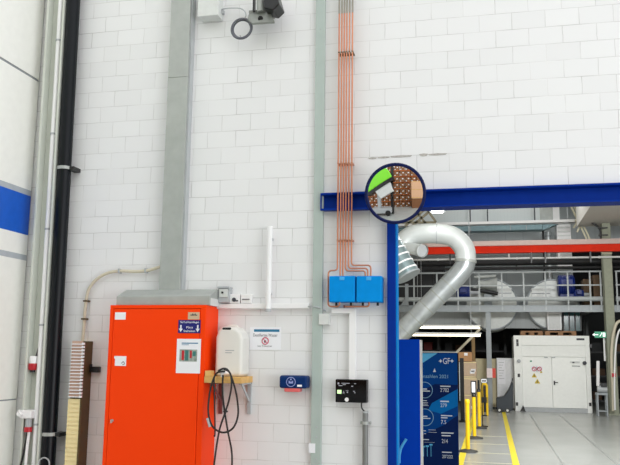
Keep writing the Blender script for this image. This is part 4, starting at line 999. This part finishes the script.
a, b = P(448, 224.6, 19.7), P(543, 229.8, 19.7)
t = thing('flat_duct', 'flat teal-grey duct below the white cable tray', 'duct', ((a.x+b.x)/2, 20, b.z))
B(((a.x-2.5, 19.7, b.z), (b.x, 20.1, a.z))).build('duct_body', TQ, t, .03)
MB().prism([(b.x, b.z), (b.x, a.z), (b.x+.35, a.z), (b.x+.5, a.z-.05), (b.x+.3, a.z-.12)], 'y', 19.75, 20.1).build('end_taper', TQ, t)
for px in (470, 510, 526): x = P(px, 228, 19.7).x; B(((x, 19.69, b.z), (x+.03, 19.7, a.z))).build('seam', STL, t)
a, b = P(542.5, 228, 20), P(555.5, 263, 20)
t = thing('vertical_duct', 'silver vertical duct pipe behind the red beam next to the louvre box', 'duct', ((a.x+b.x)/2, 20.2, zm1))
x = (P(545, 240, 20).x+P(553, 240, 20).x)/2
T([(x, 20.25, zm1-.03), (x, 20.25, P(550, 231, 20).z)], .1, 20).build('pipe', GALVD, t)
for py in (236, 268, 285): z = P(550, py, 20).z; T([(x, 20.25, z), (x, 20.25, z+.05)], .12, 20).build('collar', STL, t)
x = P(543.5, 245, 20).x; T([(x, 20.0, zm1-.03), (x, 20.0, P(543, 230, 20).z)], .035, 10).build('black_riser', BLACK, t)
a, b = P(556.5, 221.8, 19.9), P(571.5, 241, 19.9)
t = thing('louvre_box', 'white ventilation box with horizontal slats above the red beam', 'ventilation box', ((a.x+b.x)/2, 20.2, b.z-.6))
B(((a.x, 19.95, b.z-.9), (b.x, 20.5, a.z))).build('housing', PVC, t, .01)
mb = MB()
for k_ in range(5):
    z = b.z+(a.z-b.z)*(k_+.3)/5; mb.box((a.x+.02, 19.93, z), (b.x-.02, 19.95, z+.05))
mb.build('slats', LGREYP, t)
for x in (a.x+.05, b.x-.05): T([(x, 20.3, a.z), (x, 20.3, 7.1)], .012, 8).build('hanger_rod', GREYP, t)
B(((a.x-.04, 19.92, a.z-.04), (b.x+.04, 20.5, a.z+.03))).build('top_flange', GALV, t)
# truss braces and concrete frame on the right
YB = mat('pale_yellow_steel', (206, 200, 172), .5)
t = thing('roof_brace', 'pale crossed steel braces beside the white concrete beam', 'brace', P(580, 240, 18.8))
for p, q in (((570, 204), (590, 246)), ((573.5, 204), (593, 246)), ((592, 203), (577, 232)), ((588.5, 203), (573.5, 228))):
    MB().bar(P(*p, 18.8), P(*q, 18.8), .05, .05).build('strut', YB, t)
B((P(575.5, 219.5, 18.75), P(583, 222, 18.95))).build('gusset', YB, t)
t = thing('roof_truss', 'brownish steel roof truss seen right beside the traffic mirror', 'truss', P(415, 226, 15.5))
TR = mat('brown_grey_steel', (134, 126, 104), .55)
for p, q in (((395, 222.5), (436, 222.5)), ((405, 226), (430, 205)), ((412, 226), (437, 205)), ((426, 224), (412, 206)), ((436, 222), (422, 203))):
    MB().bar(P(*p, 15.5), P(*q, 15.5), .06, .06).build('member', TR, t)
x0 = P(577, 224.5, 17.9).x; zb_ = P(600, 223.6, 17.5).z
B(((x0, 9.5, zb_), (x0+2.4, 18.0, 7.1))).build('trim_1', CONC, kind='structure')
x0, x1 = P(604.2, 280, 17.4).x, P(613, 280, 17.4).x
t = thing('concrete_column', 'green-grey concrete column at the right end of the mezzanine railing', 'column', ((x0+x1)/2, 17.6, 0))
B(((x0, 17.4, 0), (x1, 17.8, zb_))).build('shaft', CONCG, t, .012)
B(((x0-.04, 17.36, 0), (x1+.04, 17.84, .05))).build('plinth', CONCG, t)
B(((x0-.03, 17.3, P(608, 253.5, 17.3).z), (x1+.0, 17.4, P(608, 250.8, 17.3).z))).build('bracket', YB, t)
t = thing('black_riser', 'black cable riser running down the concrete column side at the top', 'pipe', P(600, 240, 17.6))
T(rounded([P(588, 214, 17.3), P(592, 223, 17.3), P(600.5, 228, 17.3), P(600.8, 250, 17.3)], .1), .03, 10).build('pipe', BLACK, t)
for k_ in range(3): z = P(600, 230+k_*7, 17.6).z; B(((P(600.8, 240, 17.3).x-.05, 17.27, z), (P(600.8, 240, 17.3).x+.2, 17.4, z+.03))).build('clamp', BLACK, t)
# under the mezzanine
a, b = P(425, 312.5, 19.5), P(547, 328.5, 19.5)
B(((-4.2, 19.5, b.z), (P(547, 320, 19.5).x, 19.55, zm0+.1))).build('apron', APR, label='pale corrugated metal apron hanging under the mezzanine', cat='cladding')
TUBE = mat('fluorescent_tube', (255, 244, 214), .4, var=0, emit=1.8)
for i, (px0, px1, py) in enumerate(((413, 479.5, 327.5), (409, 480.5, 335))):
    Yt_ = 16.6 if i == 0 else 16.0
    a, b = P(px0, py, Yt_), P(px1, py, Yt_)
    t = thing('strip_light', ['upper bright strip light under the mezzanine', 'lower bright strip light under the mezzanine, above the banner'][i], 'strip light', ((a.x+b.x)/2, Yt_, a.z), 'strip lights under the mezzanine')
    T([(a.x, Yt_, a.z), (b.x, Yt_, a.z)], .03, 12).build('tube', TUBE, t)
    B(((a.x-.03, Yt_-.05, a.z+.045), (b.x+.03, Yt_+.07, a.z+.075))).build('reflector', PVC, t)
    for x in (a.x+.25, b.x-.25): T([(x, Yt_, a.z+.07), (x, Yt_, 7.1)], .006, 6).build('suspension_wire', GREYP, t)
t = thing('wooden_brace', 'pale diagonal brace rising behind the brown carton', 'brace', P(456, 353, 17.6))
pa_, pb_ = P(455, 354, 17.6), P(481, 328, 17.6); pa_ = pb_+(pa_-pb_)*(pb_.z/(pb_.z-pa_.z))
MB().bar(pa_, pb_, .07, .06).build('bar', mat('pale_bar', (196, 190, 170), .6), t)
a, b = P(471.5, 336, 17.7), P(475.3, 362, 17.7)
t = thing('timber_post', 'brown timber post behind the carton stack', 'post', ((a.x+b.x)/2, 17.75, 0))
B(((a.x, 17.7, 0), (b.x, 17.8, a.z))).build('post', mat('brown_timber', (140, 112, 70), .65), t)
# dark pallet racks with goods at the very back
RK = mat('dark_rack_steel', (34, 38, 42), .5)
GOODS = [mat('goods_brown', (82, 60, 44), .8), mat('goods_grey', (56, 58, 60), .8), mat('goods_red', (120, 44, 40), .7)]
def rack(x0, x1, y, label):
    t = thing('storage_rack', label, 'rack', ((x0+x1)/2, y+.4, 0))
    n = max(2, round((x1-x0)/1.3)); 
    for k_ in range(n+1):
        x = x0+(x1-x0)*k_/n; B(((x-.04, y, 0), (x+.04, y+.06, 2.8)), ((x-.04, y+.74, 0), (x+.04, y+.8, 2.8))).build('upright', RK, t)
    for z in (.15, .95, 1.75): B(((x0, y, z), (x1, y+.8, z+.05))).build('shelf', RK, t)
    i = 0
    for z in (.2, 1.0, 1.8):
        x = x0+.12
        while x < x1-.5:
            w_ = random.uniform(.25, .45); h_ = random.uniform(.2, .42)
            i += 1
            B(((x, y+.1, z), (x+w_, y+.6, z+h_))).build('stored_box', GOODS[random.choice((0, 0, 1, 1, 2))], bevel=.01, label='dark stored box on the '+{.2: 'lowest', 1.0: 'middle', 1.8: 'top'}[z]+' shelf of the '+label.split(' rack')[0].replace('dark steel ', '')+' rack', cat='box', group='boxes in the '+label.split(' rack')[0].replace('dark steel ', '')+' rack')
            x += w_+random.uniform(.05, .5)
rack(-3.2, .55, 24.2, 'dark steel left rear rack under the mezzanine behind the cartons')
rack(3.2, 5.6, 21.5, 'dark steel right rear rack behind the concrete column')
a, b = P(547, 313.5, 18.9), P(562, 330, 18.9)
t = thing('control_cabinet', 'white box hanging under the mezzanine above the pallets', 'cabinet', ((a.x+b.x)/2, 19.05, b.z))
B(((a.x, 18.9, b.z), (b.x, 19.2, zm1-.03))).build('housing', PVC, t, .008)
B(((a.x+.04, 18.89, b.z+.04), (b.x-.04, 18.9, a.z-.02))).build('door', LGREYP, t)
a2, b2 = P(562.5, 313.5, 18.9), P(582, 331, 18.9)
t = thing('glazed_screen', 'dark teal glazed screen beside the white box under the mezzanine', 'screen', ((a2.x+b2.x)/2, 18.95, b2.z))
B(((a2.x, 18.92, b2.z), (b2.x, 18.96, zm1-.03))).build('glass', mat('teal_glass', (46, 84, 86), .15, var=.3, scale=5), t)
for k_ in range(4): x = a2.x+(b2.x-a2.x-.04)*k_/3; B(((x, 18.9, b2.z), (x+.04, 18.98, zm1-.03))).build('mullion', DKM, t)
# exit sign, pump, hoses right of the container
Yx = 17.2
a, b = P(594.6, 331.6, Yx), P(606.4, 337.8, Yx)
t = thing('exit_sign', 'small green exit sign with white pictogram on the concrete column', 'sign', ((a.x+b.x)/2, Yx, b.z))
B(((a.x, Yx, b.z), (b.x, Yx+.05, a.z))).build('housing', mat('exit_green', (40, 150, 112), .4, var=0, emit=.15), t)
m_ = (a.x+b.x)/2; z_ = (a.z+b.z)/2
mb = MB(); mb.box((m_-.16, Yx-.004, z_-.012), (m_-.06, Yx, z_+.012)); mb.prism([(m_-.16, z_-.045), (m_-.16, z_+.045), (m_-.22+.0, z_)], 'y', Yx-.004, Yx); mb.box((m_+.06, Yx-.004, z_-.06), (m_+.13, Yx, z_+.06))
mb.bar((m_-.02, Yx-.002, z_-.05), (m_+.03, Yx-.002, z_+.03), .02, .004); mb.disc((m_+.035, Yx-.004, z_+.048), .014, .004, 12)
mb.build('pictogram', mat('exit_white', (236, 250, 244), .4, var=0, emit=.5), t)
B(((b.x-.03, Yx+.05, z_-.02), (b.x+.0, 17.4, z_+.02))).build('wall_arm', STL, t)
a, b = P(603.6, 338, 17.3), P(605.6, 361, 17.3)
t = thing('tube_lamp', 'short white upright tube on the concrete column below the exit sign', 'tube', ((a.x+b.x)/2, 17.33, b.z))
T([((a.x+b.x)/2, 17.34, b.z), ((a.x+b.x)/2, 17.34, a.z)], .024, 12).build('tube', PVC, t)
for z_ in (b.z+.1, a.z-.13): B(((a.x, 17.33, z_), (b.x+.03, 17.4, z_+.03))).build('holder', GREYP, t)
q = FL(602.5, 415.5); Yu = 16.9
t = thing('pump_trolley', 'grey pump unit on thin legs right of the white container', 'pump', (P(602.5, 400, Yu).x, Yu+.15, 0))
a, b = P(596.5, 395, Yu), P(608, 395, Yu)
for x in (a.x+.03, b.x-.03):
    for y in (Yu+.02, Yu+.3): B(((x-.018, y-.018, 0), (x+.018, y+.018, P(600, 394, Yu).z))).build('leg', STL, t)
B(((a.x, Yu, P(600, 395, Yu).z), (b.x, Yu+.32, P(600, 393, Yu).z))).build('top_shelf', STL, t)
B(((a.x+.02, Yu, .12), (b.x-.02, Yu+.32, .15))).build('lower_shelf', STL, t)
T([P(597.5, 389, Yu+.15), P(607, 389.5, Yu+.15)], .1, 20).build('pump_body', GREYP, t)
T([P(598, 386, Yu+.15), P(598, 361, Yu+.15)], .045, 16).build('cylinder', PVC, t, label='white upright cylinder')
B((P(601, 383, Yu+.05), P(606, 387, Yu+.25))).build('pump_head', DKM, t)
t = thing('hose', 'pale hose arching down beside the concrete column', 'hose', P(614, 415, 17.1))
T(smoothpath([P(*p, 17.1) for p in ((624, 321), (619, 321.5), (615.5, 326), (612.5, 340), (611.5, 360), (612.5, 385), (613.2, 411))], 8), .04, 12).build('hose', BEIGE, t)
T(smoothpath([P(*p, 17.0) for p in ((622, 328), (618.5, 332), (616, 345), (614.8, 365), (614.5, 390), (615, 410))], 8), .025, 10).build('second_hose', PVC, t)
q = P(613.6, 375, 17.05); B(((q.x-.05, 16.98, q.z-.05), (q.x+.05, 17.16, q.z+.05))).build('coupling', RED, t, label='red coupling')
a, b = P(486.7, 368.2, Ym-.02), P(491.8, 377.8, Ym-.02)
t = thing('sign_box', 'white and red sign box on the grey mezzanine post', 'sign', ((a.x+b.x)/2, Ym, b.z))
c = P(495.6, 370, Ym-.02)
B(((a.x, Ym-.06, b.z), (b.x+.02, Ym+.02, a.z))).build('white_face', mat('pinkish_white', (244, 228, 228), .5), t)
B(((b.x+.02, Ym-.06, b.z), (c.x, Ym+.02, a.z))).build('red_face', mat('signal_red', (226, 70, 52), .45), t)
# big ducts
Yv = 12.6
rr = .245
WD = mat('white_duct', (206, 211, 210), .4, .15, var=.04, scale=4)
t = thing('bent_duct', 'big white duct bending over into a long silver diagonal duct', 'duct', P(466, 260, Yv))
p1 = [P(*p, Yv) for p in ((398, 258), (402, 245), (411, 236), (424, 233.6), (440, 233.8), (452, 236.5), (460, 242.5), (465, 251), (465.5, 261))]
T(smoothpath(p1, 6), rr, 28).build('white_bend', WD, t)
p2 = [P(*p, Yv) for p in ((465.5, 261.5), (464, 267), (457, 276), (440, 293.5), (405, 329), (372, 362))]
T(smoothpath(p2, 5), rr*.97, 28).build('silver_section', GALVD, t, label='silver diagonal section')
def band(p, q, R): p, q = Vector(p), Vector(q); return T([p, q], R, 28)
band(P(465.7, 259.8, Yv), P(465.5, 262.4, Yv), rr*1.06).build('collar', GALV, t)
band(P(436.6, 233.8, Yv), P(437.6, 233.8, Yv), rr*1.025).build('seam_ring', GREYP, t)
for k_ in range(7):
    x, y = 449-k_*11, 284.5+k_*11.15
    band(P(x, y, Yv), P(x-.9, y+.9, Yv), rr*1.0).build('seam_ring', GALV, t)
t = thing('duct_stub', 'short white duct stub with round open end under the white bend', 'duct', P(423, 251, 12.2))
T([P(402, 247, 12.5), P(421, 250.5, 12.2)], [.13, .15], 24).build('stub', WD, t)
c0, c1 = P(421, 250.5, 12.2), P(422.5, 250.8, 12.15); MB().tube([c0, c1], .165, 24, caps=False).build('end_flange', WD, t)
q_ = c0.lerp(c1, .55); T([c0.lerp(c1, .5), q_], .145, 24).build('shade_disc', GREYP, t, label='grey disc for the shade inside')  # grey disc stands in for shade inside the open duct end
t = thing('spiral_duct', 'silver hooped duct hanging diagonally just right of the blue post', 'duct', P(412, 272, 11))
s0, s1 = P(374, 216, 11), P(408.5, 276, 10.8)
T([s0, s1], .26, 26).build('duct_body', mat('teal_silver_sheet', (134, 152, 156), .3, .5), t)
for k_ in range(9):
    f_ = .08+k_*.105; p = s0.lerp(s1, f_); q = s0.lerp(s1, f_+.02); band(p, q, .275).build('hoop', PVC, t)
T([(s1.x-.25, s1.y, s1.z+.5), (s1.x-.25, s1.y, 7.1)], .012, 8).build('hanger_rod', GREYP, t)
T([s1-(s1-s0).normalized()*.02, s1+(s1-s0).normalized()*.02], .285, 26).build('end_flange', STL, t)
# hall lamp
q = P(437.5, 211.5, 12.0)
t = thing('hall_lamp', 'bright round hall lamp under the ceiling beside the traffic mirror', 'lamp', (q.x, 12, q.z))
T([(q.x, 12, q.z-.02), (q.x, 12, q.z)], .14, 24).build('lens', mat('lamp_lens', (255, 255, 250), .4, var=0, emit=14), t)
T([(q.x, 12, q.z), (q.x, 12, q.z+.15)], [.2, .1], 24).build('shade', GREYP, t)
T([(q.x, 12, q.z+.15), (q.x, 12, 7.1)], .012, 8).build('rod', GREYP, t)

# ================================================================ hall behind the camera (seen in the traffic mirror)
B(((-14, -17.2, 0), (9, -17, 9))).build('wall_opposite', mat('opposite_wall', (226, 226, 224), .7), kind='structure')
RKO = mat('rack_orange', (214, 110, 40), .5)
BOXB = mat('carton_brown', (134, 88, 54), .75, var=.12)
t = thing('pallet_rack', 'long warehouse rack of cartons seen in the traffic mirror', 'rack', (-1.5, -15, 0))
for x in (-12, -9, -6, -3, 0, 3, 6):
    for y in (-15.9, -14.3): B(((x-.05, y-.05, 0), (x+.05, y+.05, 8.6))).build('upright', RK, t)
zl = (.0, 1.2, 2.4, 3.6, 4.8, 6.0, 7.2)
for z in zl[1:]: B(((-12, -16, z-.1), (6, -14.25, z))).build('shelf', RKO, t)
proto = None; rows = ('floor level', 'first shelf', 'second shelf', 'third shelf', 'fourth shelf', 'fifth shelf', 'top shelf')
for ri, z in enumerate(zl):
    for k_ in range(15):
        x = -10.6+k_*1.08+random.uniform(-.04, .04)
        lb = 'brown carton with white label on the %s of the rack in the mirror' % rows[ri]
        if proto is None:
            proto = thing('carton', lb, 'carton', (x, -15, z), 'cartons on rack row '+rows[ri])
            B(((x-.47, -15.6, z), (x+.47, -14.2, z+.98))).build('box', BOXB, proto, .01)
            B(((x-.02, -14.2, z+.55), (x+.24, -14.196, z+.74))).build('label_sheet', PAPER, proto)
            B(((x-.42, -14.2, z+.12), (x-.2, -14.196, z+.26))).build('label_sheet', PAPER, proto)
        else:
            o = dup(proto, (x, -15, z), lb); o['group'] = 'cartons on rack row '+rows[ri]
LIME = mat('lime_green_paint', (130, 226, 40), .4)
t = thing('lift_machine', 'lime green tall lifting machine seen in the traffic mirror', 'machine', (-3.6, -9.4, 0))
cm = Vector((-3.75, -9.4, 4.0))
def tilt(pts): 
    a_ = math.radians(-28); pts = [(p[0]*1.25, p[1]*1.25) for p in pts]; return [(cm.x+p[0]*math.cos(a_)+p[1]*math.sin(a_), cm.z-p[0]*math.sin(a_)+p[1]*math.cos(a_)) for p in pts]
MB().prism(tilt([(-1.9, -.1), (1.5, -.1), (1.5, .8), (1.1, 1.5), (-1.6, 1.5), (-1.9, .8)]), 'y', -10.4, -8.6).build('hood', LIME, t, .1)
MB().prism(tilt([(-1.6, -.45), (1.6, -.45), (1.6, -.1), (-1.6, -.1)]), 'y', -10.3, -8.7).build('window_band', BLACK, t)
MB().prism(tilt([(-.5, -1.4), (.9, -1.4), (1.1, -.45), (-.7, -.45)]), 'y', -10.2, -8.8).build('lower_body', LGREYP, t, .04)
B(((-2.35, -9.9, 0), (-2.0, -9.5, 6.4))).build('mast', BLACK, t)
B(((-5.0, -10.4, .3), (-2.2, -8.6, .9))).build('chassis', GREYP, t, .05)
B(((-4.1, -9.7, .9), (-3.7, -9.2, 3.4))).build('column', GREYP, t)
for x in (-4.7, -2.6):
    for y in (-10.4, -8.6): MB().cyl((x, y-.1, .35), (x, y+.1, .35), .35, 24).build('wheel', RUBBER, t)
t = thing('crate', 'pale plywood crate seen at the right edge of the traffic mirror', 'crate', (1.9, -13.2, 0))
PLY = mat('plywood', (226, 178, 140), .6)
B(((.7, -14.0, 1.7), (3.2, -12.6, 4.7))).build('box', PLY, t, .01)
B(((.8, -13.9, .0), (3.2, -12.7, 1.7))).build('stand', BOXB, t)
for z in (1.8, 3.2, 4.55): B(((.68, -14.02, z), (3.22, -12.58, z+.1))).build('batten', WOOD, t)
for o in list(bpy.data.objects):
    if '_w' in o: del o['_w']
